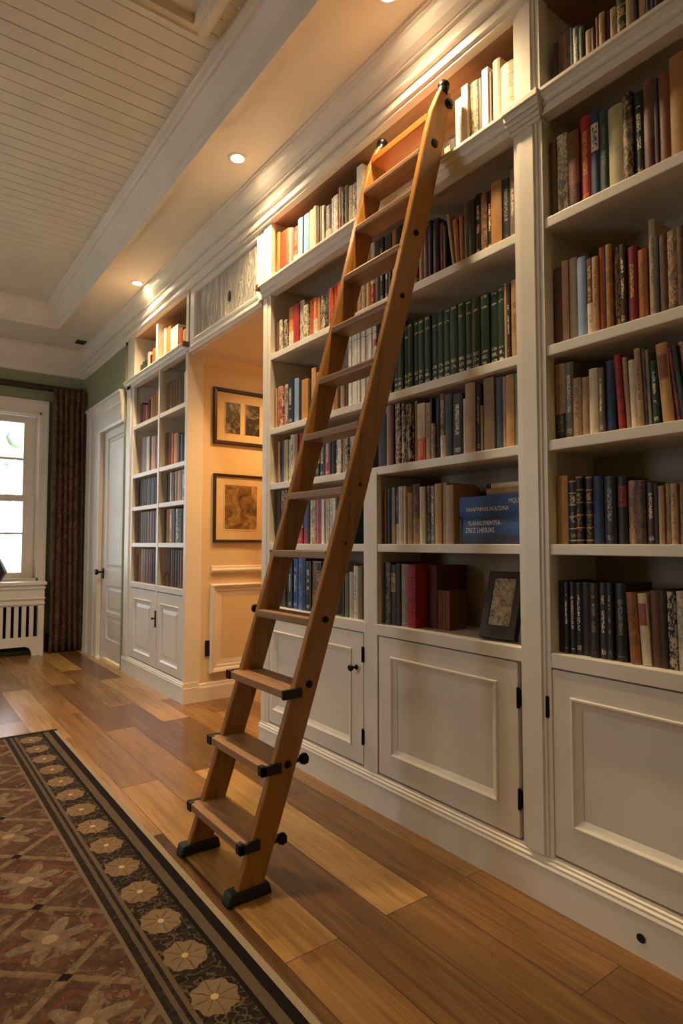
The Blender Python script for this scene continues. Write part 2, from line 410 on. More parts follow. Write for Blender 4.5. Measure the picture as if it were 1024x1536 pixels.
# window in the far wall
def window():
    x0, x1, z0, z1 = .16, 1.335, .785, 2.67; y = YW
    bm = bmesh.new()
    loops(bm, [(x0-.07, x1+.07, z0-.01, z1+.13, y+.01), (x0-.07, x1+.07, z0-.01, z1+.13, y-.035), (x0-.05, x1+.05, z0-.01, z1+.11, y-.035), (x0-.045, x1+.045, z0-.01, z1+.105, y-.022), (x0, x1, z0-.01, z1, y-.02), (x0, x1, z0-.01, z1, y+.02)], 'y', cap=False)
    # jamb lining
    for b in ((x0, x0+.02, y, y+.29, z0, z1), (x1-.02, x1, y, y+.29, z0, z1), (x0, x1, y, y+.29, z1-.02, z1), (x0, x1, y, y+.29, z0, z0+.03)): quad_box(bm, *b)
    w = struct('window_1', bm, M['trim'])
    def sash(za, zb, yy, mun):
        bm = bmesh.new(); s = .125; a, b = x0+.02, x1-.02
        quad_box(bm, a, a+s, yy, yy+.04, za, zb, .004); quad_box(bm, b-s, b, yy, yy+.04, za, zb, .004)
        quad_box(bm, a+s, b-s, yy, yy+.04, zb-.075, zb, .004); quad_box(bm, a+s, b-s, yy, yy+.04, za, za+.06, .004)
        quad_box(bm, a+s, b-s, yy+.008, yy+.032, mun-.011, mun+.011); quad_box(bm, .71, .732, yy+.008, yy+.032, za, zb)
        f = obj('window_sash', bm, M['trim'], w); f['kind'] = 'structure'
        g = box_obj('window_pane', M['glass'], (a+s-.005, b-s+.005, yy+.018, yy+.021, za+.05, zb-.06), f); g['kind'] = 'structure'
    sash(1.675, 2.645, YW+.19, 2.155); sash(.815, 1.745, YW+.14, 1.31)
    s = box_obj('window_sill', M['trim'], (x0-.05, x1+.05, y-.255, y+.06, z0-.035, z0+.002), w, .008); s['kind'] = 'structure'
window()
for i, (a, b) in enumerate(((3.75, 4.95),)):
    bm = bmesh.new()
    loops(bm, [(a-.1, b+.1, .6, 2.7, XL-.02), (a-.1, b+.1, .6, 2.7, XL+.03), (a, b, .7, 2.6, XL+.03), (a, b, .7, 2.6, XL-.13)], 'x', cap=False)
    for q in (a+.02, (a+b)/2-.03, b-.08): quad_box(bm, XL-.1, XL-.06, q, q+.06, .7, 2.6)
    for q in (.7, 1.6, 2.54): quad_box(bm, XL-.1, XL-.06, a, b, q, q+.06)
    struct('window_%d' % (i+2), bm, M['trim'])

# door with its casing
def door():
    ya, yb, zt = 5.945, 6.75, 2.385; x = DX
    bm = bmesh.new()
    prof = [(.0, x+.03), (.0, x-.012), (.02, x-.018), (.05, x-.018), (.06, x-.026), (.16, x-.026), (.17, x-.034), (.22, x-.04), (.235, x-.04), (.24, x+.01)]
    # left side of the casing and its head
    sweep(bm, [(d, yb-.008+i*1.9) for i, d in prof], 0, zt+.24, 'z')
    bm2 = bmesh.new(); sweep(bm2, [(d, zt-.008+i*1.2) for i, d in prof], ya, yb+.44, 'y'); join(bm, bm2, Matrix.Translation((-.003, 0, 0)))
    quad_box(bm, x-.055, x+.01, ya, yb+.47, zt+.275, zt+.305, .008)
    struct('trim_7', bm, M['trim'])
    bm = bmesh.new(); xs = x+.035
    def panel(b, y0, y1, z0, z1): loops(b, [(y0, y1, z0, z1, xs), (y0+.012, y1-.012, z0+.012, z1-.012, xs+.014), (y0+.03, y1-.03, z0+.03, z1-.03, xs+.014), (y0+.05, y1-.05, z0+.05, z1-.05, xs+.006)], 'x')
    pans = [(6.04, 6.60, .93, 2.30), (6.04, 6.56, .50, .77), (6.04, 6.56, .22, .46)]
    # slab face pieced round the panels
    ys = [ya, 6.04, 6.56, 6.60, yb]; zs = [.03, .22, .46, .50, .77, .93, 2.30, zt]
    for i in range(4):
        for j in range(7):
            cy, cz = (ys[i]+ys[i+1])/2, (zs[j]+zs[j+1])/2
            if any(p[0] < cy < p[1] and p[2] < cz < p[3] for p in pans): continue
            bm.faces.new([bm.verts.new((xs, a, b)) for a, b in ((ys[i], zs[j]), (ys[i+1], zs[j]), (ys[i+1], zs[j+1]), (ys[i], zs[j+1]))])
    for p in pans: panel(bm, *p)
    quad_box(bm, xs+.015, xs+.05, ya, yb, .03, zt)
    d = struct('door_1', bm, M['trim'])
    bm = bmesh.new()
    lathe(bm, [(0, 0), (.03, 0), (.03, .006), (.01, .01), (.01, .05), (.024, .055), (.032, .07), (.028, .085), (0, .09)], 20, along('-x', (xs, 6.68, .90)))
    quad_box(bm, xs-.012, xs, 6.655, 6.705, .83, .94, .004)
    h = obj('door_knob', bm, M['black'], d, True); h['kind'] = 'structure'
    bm = bmesh.new(); sweep(bm, [(DX-a, b) for a, b in [(-.01, 0), (.02, 0), (.02, .16), (.01, .18), (-.01, .19)]], yb+.45, YW, 'y'); struct('baseboard_door', bm, M['trim'])
door()
# ------------------------------------------------------------------ fitted bookcases
SH = [2.333, 1.882, 1.553, 1.197]    # tops of the loose shelves
CT = .832                             # top of the cupboards
def door_leaf(parent, y0, y1, z0, z1, p, x=FX, raised=False):
    bm = bmesh.new(); g = .003
    y0 += g; y1 -= g; z0 += g; z1 -= g; xf = x-.001
    loops(bm, [(y0, y1, z0, z1, x+.02), (y0, y1, z0, z1, xf+.002), (y0+.002, y1-.002, z0+.002, z1-.002, xf), (*p, xf), (p[0]+.002, p[1]-.002, p[2]+.002, p[3]-.002, xf+.012)], 'x', cap=True, capstart=True)
    d = obj('cabinet_door', bm, M['cream'], parent)
    bm = bmesh.new(); L = [(-.007, xf+.001), (-.007, xf-.003), (-.004, xf-.0055), (.001, xf-.0055), (.005, xf-.002), (.008, xf+.001), (.013, xf+.004), (.028, xf+.0105)]
    if raised: L += [(.04, xf+.011), (.065, xf+.003), (.067, xf+.001)]
    loops(bm, [inset(p, i, dd) for i, dd in L], 'x', cap=raised)
    obj('panel_moulding', bm, M['cream'], d)
    return d
def hinge(parent, y, z):
    bm = bmesh.new(); lathe(bm, [(0, -.036), (.006, -.036), (.007, -.03), (.0065, .03), (.006, .036), (0, .036)], 10, Matrix.Translation((FX-.007, y, z)))
    quad_box(bm, FX-.004, FX, y-.009, y+.009, z-.03, z+.03, .001)
    return obj('hinge', bm, M['black'], parent, True)
def plinth_prof(): return [(1.83, 0), (1.788, 0), (1.788, .112), (1.786, .122), (1.790, .13), (1.790, .138), (1.797, .143), (1.797, .150), (1.803, .154), (1.803, .160), (1.83, .160)]
def ledge_prof(zt): return [(1.84, zt), (1.760, zt), (1.757, zt-.004), (1.757, zt-.014), (1.768, zt-.018), (1.768, zt-.024), (1.775, zt-.03), (1.780, zt-.038), (1.780, zt-.046), (1.790, zt-.048), (1.790, zt-.078), (1.84, zt-.078)]
def pilaster(parent, y0, y1, z0, z1, cap=None):
    """Flat post with a raised, twice-stepped face."""
    bm = bmesh.new(); a, b = y0, y1; xf = FX-.006
    sweep(bm, [(1.85, a), (xf, a), (xf, a+.014), (xf-.005, a+.017), (xf-.005, a+.026), (xf-.012, a+.030), (xf-.012, b-.030), (xf-.005, b-.026), (xf-.005, b-.017), (xf, b-.014), (xf, b), (1.85, b)], z0, z1, 'z')
    o = obj('pilaster', bm, M['cream'], parent)
    if cap:
        bm = bmesh.new()
        for dx, za, zb in ((.016, cap-.09, cap-.075), (.024, cap-.075, cap-.06), (.034, cap-.06, cap-.045), (.042, cap-.045, cap-.02), (.05, cap-.02, cap+.004)):
            quad_box(bm, xf-.012-dx+.012, 1.84, a-dx*.32, b+dx*.32, za, zb, .003)
        obj('pilaster_cap', bm, M['cream'], o)
    return o

def main_bookcase():
    b = thing('fitted_bookcase', 'tall cream painted fitted bookcase with cupboards below, standing behind the wooden ladder', 'bookcase', (1.95, 1.8, 0))
    Y0, Y1 = .40, 3.245
    bm = bmesh.new(); sweep(bm, plinth_prof(), Y0, Y1, 'y'); quad_box(bm, 1.83, WX, Y0, Y1, 0, .14); pl = obj('plinth', bm, M['cream'], b)
    bm = bmesh.new(); lathe(bm, [(0, 0), (.010, 0), (.0125, .002), (.013, .004), (.0, .004)], 18, along('-x', (1.7885, .956, .056))); obj('cable_hole', bm, M['void'], pl, True)
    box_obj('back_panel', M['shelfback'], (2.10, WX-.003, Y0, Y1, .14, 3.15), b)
    # uprights
    box_obj('end_panel', M['cream'], (1.82, 2.10, 3.16, 3.245, .14, 3.15), b)
    for a, c in ((1.262, 1.352), (Y0, .43)): box_obj('upright', M['cream'], (1.81, 2.10, a, c, .14, 3.15), b)
    box_obj('upright', M['cream'], (1.81, 2.10, 2.185, 2.24, .14, 1.515), b)
    # posts of the face frame
    pilaster(b, 1.250, 1.370, .16, 2.70, 2.775); pilaster(b, 1.255, 1.365, 2.775, 3.148)
    bm = bmesh.new(); quad_box(bm, FX-.004, 1.83, 3.155, 3.245, .16, 3.15, .002); quad_box(bm, FX-.010, FX-.004, 3.185, 3.235, .16, 2.69, .002); obj('face_post', bm, M['cream'], b)
    bm = bmesh.new(); quad_box(bm, FX-.003, 1.83, 2.165, 2.262, .16, 1.53, .002); obj('face_post', bm, M['cream'], b)
    bm = bmesh.new(); quad_box(bm, FX-.003, 1.83, Y0, .46, .16, 3.148, .002); obj('face_post', bm, M['cream'], b)
    # boards
    bays = ((1.352, 3.16), (.43, 1.262))
    for z in SH[:3]:
        for a, c in bays: box_obj('shelf', M['cream'], (FX, 2.10, a, c, z-.036, z), b, .003)
    for a, c in ((1.352, 2.185), (2.24, 3.16), (.43, 1.262)): box_obj('shelf', M['cream'], (FX, 2.10, a, c, SH[3]-.036, SH[3]), b, .003)
    for a, c in ((1.352, 2.185), (2.24, 3.16), (.43, 1.262)): box_obj('counter_shelf', M['cream'], (FX-.0045, 2.10, a, c, CT-.05, CT), b, .003)
    bm = bmesh.new(); sweep(bm, ledge_prof(2.775), Y0, 3.25, 'y'); quad_box(bm, 1.84, 2.10, .43, 3.16, 2.735, 2.772); obj('ledge_shelf', bm, M['cream'], b)
    box_obj('soffit_board', M['soffit'], (FX+.022, 2.10, Y0, 3.16, 3.149, 3.17), b)
    # cupboards
    dl = door_leaf(b, 2.268, 3.155, .165, CT-.052, (2.365, 3.105, .245, .69))
    hinge(dl, 2.266, .30); hinge(dl, 2.266, .68)
    bm = bmesh.new(); lathe(bm, [(0, 0), (.013, 0), (.013, .003), (.006, .006), (.006, .024), (.014, .028), (.017, .036), (.013, .043), (0, .045)], 18, along('-x', (FX-.001, 2.322, .612)))
    obj('knob', bm, M['black'], dl, True)
    dm = door_leaf(b, 1.388, 2.160, .165, CT-.052, (1.488, 2.070, .268, .690)); hinge(dm, 1.385, .656); hinge(dm, 1.385, .306)
    dr = door_leaf(b, .46, 1.264, .165, CT-.052, (.56, 1.176, .284, .690)); hinge(dr, 1.266, .65)
    box_obj('corner_clip', M['brass'], (1.753, 1.80, 3.236, 3.262, 2.742, 2.782), b, .006)
main_bookcase()

def far_bookcase():
    b = thing('fitted_bookcase', 'narrow cream fitted bookcase of two columns standing between passage and panelled door', 'bookcase', (1.95, 5.2, 0))
    Y0, Y1 = 4.425, 5.928
    bm = bmesh.new(); sweep(bm, plinth_prof(), Y0-.005, Y1, 'y'); quad_box(bm, 1.83, WX, Y0+.03, Y1, 0, .14)
    quad_box(bm, 1.7885, 1.915, Y0-.02, Y0-.004, 0, .113, .001); quad_box(bm, 1.797, 1.915, Y0-.012, Y0-.004, .112, .152, .002); obj('plinth', bm, M['cream'], b)
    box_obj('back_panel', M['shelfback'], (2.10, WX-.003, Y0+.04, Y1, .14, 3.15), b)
    box_obj('end_panel', M['cream'], (1.80, 1.93, Y0-.004, Y0+.035, .14, 2.70), b, .003)
    box_obj('end_panel', M['cream'], (1.82, 2.10, 4.455, 4.47, .14, 3.15), b)
    box_obj('upright', M['cream'], (1.81, 2.10, 5.035, 5.062, .14, 2.735), b)
    box_obj('end_panel', M['cream'], (1.82, 2.10, 5.73, Y1, .14, 3.15), b)
    bm = bmesh.new(); quad_box(bm, FX-.003, 1.83, Y0, 4.472, .16, 3.148, .002); obj('face_post', bm, M['cream'], b)
    bm = bmesh.new(); quad_box(bm, FX-.003, 1.83, 5.03, 5.068, .16, 2.70, .002); obj('face_post', bm, M['cream'], b)
    bm = bmesh.new(); quad_box(bm, FX-.003, 1.83, 5.72, Y1, .16, 3.148, .002); quad_box(bm, FX-.015, FX-.003, 5.78, 5.90, .16, 2.70, .003); obj('face_post', bm, M['cream'], b)
    for a, c, k in ((4.47, 5.035, 0), (5.062, 5.73, 1)):
        for z in (2.295, 1.837, 1.535, 1.203): box_obj('shelf', M['cream'], (FX, 2.10, a, c, z-.036, z), b, .003)
        box_obj('counter_shelf', M['cream'], (FX-.0045, 2.10, a, c, .80, .848), b, .003)
    bm = bmesh.new(); sweep(bm, ledge_prof(2.745), Y0-.01, Y1, 'y'); quad_box(bm, 1.84, 2.10, 4.47, 5.73, 2.705, 2.742); obj('ledge_shelf', bm, M['cream'], b)
    box_obj('upright', M['cream'], (FX, 2.10, 5.115, 5.150, 2.745, 3.10), b, .003)
    box_obj('soffit_board', M['soffit'], (FX+.022, 2.10, 4.47, 5.73, 3.149, 3.17), b)
    d1 = door_leaf(b, 5.068, 5.720, .165, .796, (5.175, 5.615, .235, .70), raised=True)
    d2 = door_leaf(b, 4.472, 5.030, .165, .796, (4.555, 4.945, .235, .70), raised=True)
    bm = bmesh.new(); quad_box(bm, FX-.012, FX-.001, 5.036, 5.062, .50, .64, .006); lathe(bm, [(0, 0), (.006, 0), (.006, .014), (.012, .02), (.008, .028), (0, .03)], 12, along('-x', (FX-.012, 5.049, .575)))
    obj('latch_plate', bm, M['bracket'], d2, True)
    box_obj('corner_clip', M['brass'], (1.753, 1.80, 4.404, 4.434, 2.708, 2.748), b, .006)
far_bookcase()

def overdoor():
    """Cupboard with a rippled pane that bridges the passage between the two bookcases."""
    t = thing('overdoor_cupboard', 'cream framed cupboard with rippled pane bridging the top of the passage opening', 'cupboard', (1.9, 3.8, 2.7))
    y0, y1, z0, z1 = 3.262, 4.400, 2.70, 3.148
    bm = bmesh.new(); quad_box(bm, 1.86, 2.12, y0, y1, 2.703, z1); obj('carcass', bm, M['cream'], t)
    bm = bmesh.new(); r = (3.31, 4.325, 2.735, 3.125)
    loops(bm, [(y0, y1, z0, z1, 1.86), (y0, y1, z0, z1, FX), (*r, FX), inset(r, .004, FX-.008), inset(r, .012, FX-.009), inset(r, .02, FX-.004), inset(r, .026, FX+.012), inset(r, .027, FX+.014)], 'x', cap=False)
    obj('cupboard_frame', bm, M['cream'], t)
    p = box_obj('rippled_pane', M['ripple'], (FX+.01, FX+.02, r[0]+.02, r[1]-.02, r[2]+.02, r[3]-.02), t)
    bm = bmesh.new(); lathe(bm, [(0, 0), (.018, 0), (.02, .003), (.017, .008), (.006, .009), (0, .009)], 18, along('-x', (FX+.01, 3.74, 2.885)) @ Matrix.Diagonal((2.0, 1, 1, 1)))
    obj('finger_pull', bm, M['bracket'], p, True)
    bm = bmesh.new(); sweep(bm, [(1.87, z0), (1.79, z0), (1.785, z0-.006), (1.785, z0-.02), (1.795, z0-.026), (1.80, z0-.04), (1.87, z0-.04)], y0-.005, y1+.006, 'y'); obj('bottom_rail', bm, M['cream'], t)
overdoor()

def socket():
    bm = bmesh.new(); quad_box(bm, 1.965, 2.035, 4.414, 4.424, .335, .455, .004)
    t = tag(obj('wall_socket', bm, M['bracket']), 'dark bronze socket plate low on the passage wall', 'socket')
    for z in (.37, .42):
        box_obj('socket_insert', M['rubber'], (1.982, 2.018, 4.411, 4.4145, z-.016, z+.016), t, .002)
socket()

# framed pictures on the passage wall
def picture(name, label, x0, x1, z0, z1, fw, opens, art, top):
    Y = 4.424; t = thing(name, label, 'picture', (x0, Y, z0))
    bm = bmesh.new(); r = (x0, x1, z0, z1)
    loops(bm, [(*r, Y), (*r, Y-.022), inset(r, .004, Y-.026), inset(r, fw-.005, Y-.024), inset(r, fw, Y-.016), inset(r, fw, Y-.008)], 'y', cap=False); obj('picture_frame', bm, M['frame'], t)
    box_obj('mount', M['mat'], (x0+fw-.003, x1-fw+.003, Y-.010, Y-.004, z0+fw-.003, z1-fw+.003), t)
    for a, b, c, d in opens:
        q = box_obj('print', art, (a, b, Y-.0115, Y-.0095, c, d), t)
        bm = bmesh.new(); r2 = (a, b, c, d); loops(bm, [inset(r2, -.006, Y-.0105), inset(r2, -.006, Y-.0135), inset(r2, 0., Y-.0115)], 'y', cap=False); obj('mount_bevel', bm, M['mat'], q)
picture('framed_picture', 'dark framed pair of small dark prints in one mount, upper picture in the passage', 2.012, 2.62, 1.985, 2.432, .03, [(2.115, 2.245, 2.075, 2.325), (2.29, 2.42, 2.075, 2.325), (2.465, 2.55, 2.075, 2.325)], M['art_dark'], 0)
picture('framed_picture', 'sepia print in dark frame and wide mount, lower picture in the passage', 2.02, 2.50, 1.207, 1.748, .022, [(2.115, 2.40, 1.31, 1.66)], M['art_sepia'], 0)

# small framed picture leaning on the counter of the middle bay
def small_frame():
    t = thing('framed_picture', 'small black frame with coloured ink print, leaning on the shelf above the cupboard', 'picture', (1.835, 1.50, CT+.002))
    w, h, th = .150, .262, .03
    t.rotation_euler = (0, 0, 0)
    mat = Matrix.Translation((1.828, 1.588, CT+.0115)) @ Matrix.Rotation(R(-82), 4, 'Z') @ Matrix.Rotation(R(-19), 4, 'X')
    # local: x across (towards the pilaster), y depth away from the viewer, z up
    r = (0, w, 0, h)
    bm = bmesh.new(); loops(bm, [(*r, th), (*r, 0), inset(r, .003, -.002), (.028, w-.028, .048, h-.026, -.002), (.030, w-.030, .050, h-.028, .006)], 'y', cap=True, capstart=True)
    bmesh.ops.transform(bm, matrix=mat, verts=bm.verts); obj('picture_frame', bm, M['frame'], t)
    bm = bmesh.new(); quad_box(bm, .030, w-.030, .001, .0055, .050, h-.028); bmesh.ops.transform(bm, matrix=mat, verts=bm.verts); obj('print', bm, M['art_ink'], t)
small_frame()
# ------------------------------------------------------------------ library ladder
LK = [(0, .955), (.46, 1.088), (.92, 1.212), (1.43, 1.346), (1.91, 1.464), (2.45, 1.584), (3.1, 1.712)]
def xf(z):
    """Front edge of the stiles, a very slightly bowed line (Lagrange through three knots)."""
    a, b, c = (0, .953), (1.43, 1.348), (3.0, 1.694)
    def L(p, q, r): return p[1]*(z-q[0])*(z-r[0])/((p[0]-q[0])*(p[0]-r[0]))
    return L(a, b, c)+L(b, a, c)+L(c, a, b)
def yR(z): return 1.89-.075*z        # near face of the near stile
def yL(z): return 2.295-.085*z       # near face of the far stile
TH, DP = .030, .100
def stile(parent, yf, ztop, cham):
    bm = bmesh.new(); rings = []
    zs = [.03+i*(ztop-.03)/30 for i in range(31)]
    for z in zs:
        x0, x1, y0, y1 = xf(z), xf(z)+DP, yf(z), yf(z)+TH
        if z > ztop-.16:
            k = (z-ztop+.16)/.16; x0 += .028*k*k; x1 -= .012*k
        c = .004
        rings.append([bm.verts.new((x, y, z)) for x, y in ((x0+c, y0), (x1-c, y0), (x1, y0+c), (x1, y1-c), (x1-c, y1), (x0+c, y1), (x0, y1-c), (x0, y0+c))])
    for A, B in zip(rings, rings[1:]):
        for i in range(8): bm.faces.new((A[i], A[(i+1) % 8], B[(i+1) % 8], B[i]))
    bm.faces.new(rings[0]); bm.faces.new(rings[-1])
    return obj('stile', bm, M['stile'], parent)
def ladder():
    t = thing('library_ladder', 'tall wooden library ladder with black rubber feet, leaning against the bookcase', 'ladder', (1.03, 2.1, 0))
    sr = stile(t, yR, 3.03, 0); sl = stile(t, yL, 2.99, 0)
    for o, yf in ((sr, yR), (sl, yL)):                               # feet
        bm = bmesh.new(); t2 = bmesh.new()
        x0, x1, y0, y1 = .925, 1.095, yf(0)-.012, yf(0)+TH+.012
        quad_box(t2, x0, x1, y0, y1, .001, .040); 
        for v in t2.verts:
            if v.co.z > .03: v.co.x += .012 if v.co.x < 1 else -.012
        bmesh.ops.bevel(t2, geom=list(t2.edges), offset=.008, segments=3, profile=.6, affect='EDGES'); join(bm, t2)
        obj('rubber_foot', bm, M['rubber'], t, True)
    TZ = [.195, .44, .69, .93, 1.172, 1.41, 1.66, 1.907, 2.137, 2.372, 2.60, 2.775]
    for i, z in enumerate(TZ):
        bm = bmesh.new(); x = xf(z); th = .028
        ya, yb = yR(z)+TH-.004, yL(z)+.004
        if i < 3:
            quad_box(bm, x-.004, x+DP-.008, ya, yb, z-th, z-.0004)
            quad_box(bm, x-.045, x-.002, yR(z)+.002, yL(z)+TH-.002, z-th, z, .003)
        else:
            quad_box(bm, x-.006, x+DP-.008, ya, yb, z-th, z, .007 if i > 6 else .004)
        tr = obj('tread', bm, M['tread'], t)
        if i < 3:
            for a, b in ((yR(z)-.010, yR(z)+.004), (yL(z)+TH-.004, yL(z)+TH+.010)):
                bm = bmesh.new(); quad_box(bm, x-.050, x+.028, a, b, z-th-.003, z+.003, .003)
                if i < 2 or a > 2: quad_box(bm, x-.050, x-.030, a-.0 if a < 2 else a-.02, b+.02 if a < 2 else b, z-th-.003, z+.003, .003)
                obj('end_bracket', bm, M['rubber'] if i < 2 else M['bracket'], tr)
    # header board and the rail behind it
    z = 2.925; bm = bmesh.new(); quad_box(bm, xf(z)-.002, xf(z)+.094, yR(z)+TH-.004, yL(z)+.004, z-.032, z, .004); obj('header_board', bm, M['header'], t)
    # bolts on the near stile
    for z, r, dx in ((.43, .013, .06), (.70, .013, .058), (.925, .012, .055), (2.16, .010, .05), (2.42, .012, .05), (2.80, .017, .05)):
        bm = bmesh.new(); lathe(bm, [(0, 0), (r, 0), (r*1.05, .003), (r*.9, .006), (r*.55, .007), (r*.45, .009), (0, .010)], 18, along('-y', (xf(z)+dx, yR(z), z))); obj('bolt_cap', bm, M['black'], sr, True)
    for z, r, dx in ((1.20, .006, .06), (1.42, .008, .06)):
        bm = bmesh.new(); lathe(bm, [(0, 0), (r, 0), (r*.8, .001), (0, .0012)], 12, along('-y', (xf(z)+dx, yR(z), z))); obj('screw_plug', bm, M['bracket'], sr, True)
    z = 2.985; bm = bmesh.new(); lathe(bm, [(0, 0), (.021, 0), (.022, .006), (.017, .010), (.012, .008), (.011, .014), (0, .016)], 20, along('-y', (xf(z)+.083, yR(z), z))); obj('pivot_roller', bm, M['black'], sr, True)
    # ball knobs behind and beside
    for z in (.43, .165):
        bm = bmesh.new(); lathe(bm, [(0, 0), (.008, 0), (.007, .018), (.015, .022), (.021, .034), (.019, .046), (.01, .053), (0, .055)], 18, along('x', (xf(z)+DP-.001, yR(z)+.014, z))); obj('ball_knob', bm, M['black'], sr, True)
    for z in (.93,):
        bm = bmesh.new(); lathe(bm, [(0, 0), (.008, 0), (.008, .012), (.016, .016), (.018, .026), (.012, .034), (0, .036)], 18, along('y', (xf(z)+.012, yL(z)+TH-.001, z))); obj('ball_knob', bm, M['black'], sl, True)
    for o, yf, zt in ((sr, yR, 3.03), (sl, yL, 2.99)):
        bm = bmesh.new(); xx = xf(zt)+.055
        lathe(bm, [(0, -.01), (.022, -.01), (.024, .006), (.021, .014), (.025, .024), (.023, .04), (.014, .05), (0, .053)], 20, Matrix.Translation((xx-.004, yf(zt)+TH/2, zt)) @ Matrix.Rotation(R(12), 4, 'Y')); obj('finial', bm, M['black'], o, True)
ladder()

# ------------------------------------------------------------------ rug, curtain, radiator cover, ornament, vent
def rug():
    bm = bmesh.new(); quad_box(bm, -1.6, .897, -.9, 4.30, .001, .012, .003)
    tag(obj('patterned_rug', bm, M['rug']), 'large dark red and brown wool rug with a flowered black border', 'rug')
rug()
def curtain():
    t = thing('curtain', 'full length brown patterned curtain gathered at the right of the window', 'curtain', (1.58, 7.3, 0))
    bm = bmesh.new(); n = 96; rows = []
    xa, xb = 1.42, 1.742
    for j in range(30):
        z = .012+(2.925-.012)*j/29; row = []
        f = z/2.93
        wid = (xb-xa)*(.93+.1*(1-f)**1.5) if z < 2.74 else (xb-xa)*(1.0)
        cx = (xa+xb)/2+.018*(1-f)-.004
        amp = .036*(.55+.45*(1-f)) if z < 2.76 else .014
        for i in range(n):
            u = i/(n-1); ph = 2*math.pi*5.2*(u+.012*math.sin(5*f+9*u))
            y = 7.318-amp*math.sin(ph)-.006*math.sin(2.3*ph+3*f)
            if z > 2.80: y -= .02
            row.append(bm.verts.new((cx+(u-.5)*wid+.004*math.sin(ph*2), y, z)))
        rows.append(row)
    for A, B in zip(rows, rows[1:]):
        for i in range(n-1): bm.faces.new((A[i], A[i+1], B[i+1], B[i]))
    o = obj('drape', bm, M['curtain'], t, True); md = o.modifiers.new('thickness', 'SOLIDIFY'); md.thickness = .006
    r = thing('curtain_rod', 'dark brown curtain rod running above the window', 'curtain rod', (.8, 7.4, 2.94))
    bm = bmesh.new(); lathe(bm, [(0, 0), (.035, 0), (.035, 1.95), (0, 1.95)], 20, along('x', (-.24, 7.422, 2.945))); obj('rod', bm, M['frame'], r, True)
    bm = bmesh.new(); lathe(bm, [(0, 0), (.04, .0), (.047, .01), (.047, .035), (.03, .05), (0, .055)], 20, along('x', (1.705, 7.422, 2.945))); obj('finial', bm, M['frame'], r, True)
    bm = bmesh.new(); quad_box(bm, 1.69, 1.71, 7.41, 7.499, 2.93, 2.955, .003); obj('rod_bracket', bm, M['frame'], r)
curtain()
def radiator():
    x0, x1, yf = .06, 1.365, 7.27
    t = thing('radiator_cover', 'cream slatted radiator cover standing under the window', 'radiator cover', (.7, 7.4, 0))
    bm = bmesh.new()
    quad_box(bm, x0, x0+.06, yf, YW-.002, .0, .748, .002); quad_box(bm, x1-.06, x1, yf, YW-.002, .0, .748, .002)
    quad_box(bm, x0+.06, x1-.06, yf, yf+.03, .53, .748, .002); quad_box(bm, x0+.06, x1-.06, yf, yf+.03, .10, .20, .002)
    for a, b, c, d in ((x0-.01, x1+.01, .71, .732), (x0-.01, x1+.01, .60, .615), (x0-.006, x1+.006, .545, .56)): quad_box(bm, a, b, yf-.012, yf+.01, c, d, .003)
    sweep(bm, [(x1-.06, .10), (x1-.06, .0), (x1-.12, 0), (x1-.14, .05), (x1-.17, .08), (x1-.2, .10)], 0, 1, 'z', cap=False) if False else None
    for xx, s in ((x0+.06, 1), (x1-.06, -1)):
        t2 = bmesh.new(); P = [(xx, 0), (xx+s*.05, 0), (xx+s*.06, .05), (xx+s*.08, .085), (xx+s*.12, .10), (xx, .10)]
        A = [t2.verts.new((p, yf, q)) for p, q in P]; B = [t2.verts.new((p, yf+.03, q)) for p, q in P]
        for i in range(6): t2.faces.new((A[i], A[(i+1) % 6], B[(i+1) % 6], B[i]))
        t2.faces.new(A); t2.faces.new(B[::-1]); join(bm, t2)
    obj('cover_frame', bm, M['trim'], t)
    x = x0+.075
    while x < x1-.09:
        box_obj('slat', M['trim'], (x, x+.042, yf+.004, yf+.022, .19, .54), t, .002); x += .0725
    box_obj('back_board', M['void'], (x0+.06, x1-.06, yf+.10, yf+.11, .05, .745), t)  # black sheet painting the shade seen between the slats
radiator()
def ornament():
    t = thing('table_lamp', 'dark ornament at the left frame edge on the window sill', 'ornament', (.87, 7.32, .788))  # dark shape on the sill, taken for a vase-like ornament
    bm = bmesh.new(); lathe(bm, [(0, 0), (.07, 0), (.085, .02), (.135, .105), (.11, .16), (.07, .25), (.05, .27), (0, .275)], 8, Matrix.Translation((.875, 7.33, .788)))
    o = obj('ornament_body', bm, M['dark_cloth'], t)
    t.name = 'faceted_vase'
ornament()
def vent():
    t = thing('ceiling_vent', 'small dark rectangular vent in the ceiling near the window corner', 'vent', (1.62, 7.05, ZC))
    x0, x1, y0, y1 = 1.575, 1.675, 6.98, 7.11
    bm = bmesh.new(); r = (x0, x1, y0, y1); loops(bm, [(*r, ZC), (*r, ZC-.006), inset(r, .008, ZC-.008), inset(r, .012, ZC-.002)], 'z', cap=False); obj('vent_frame', bm, M['bracket'], t)
    box_obj('vent_plate', M['void'], (x0+.01, x1-.01, y0+.01, y1-.01, ZC-.003, ZC-.001), t)  # black sheet painting the shade inside the vent
    y = y0+.018
    for i in range(6): box_obj('slat', M['bracket'], (x0+.012, x1-.012, y, y+.008, ZC-.006, ZC-.003), t); y += .016
vent()
def coffer():
    r = (.25, 1.135, 1.70, 2.645)
    bm = bmesh.new(); loops(bm, [(*r, ZT+.002), inset(r, 0, ZT-.03), inset(r, .012, ZT-.05), inset(r, .05, ZT-.055), inset(r, .058, ZT-.045), inset(r, .085, ZT-.04), inset(r, .09, ZT-.005)], 'z', cap=True)
    o = obj('ceiling_hatch', bm, M['bead']); tag(o, 'moulded square frame of a hatch in the boarded ceiling', 'hatch')
coffer()

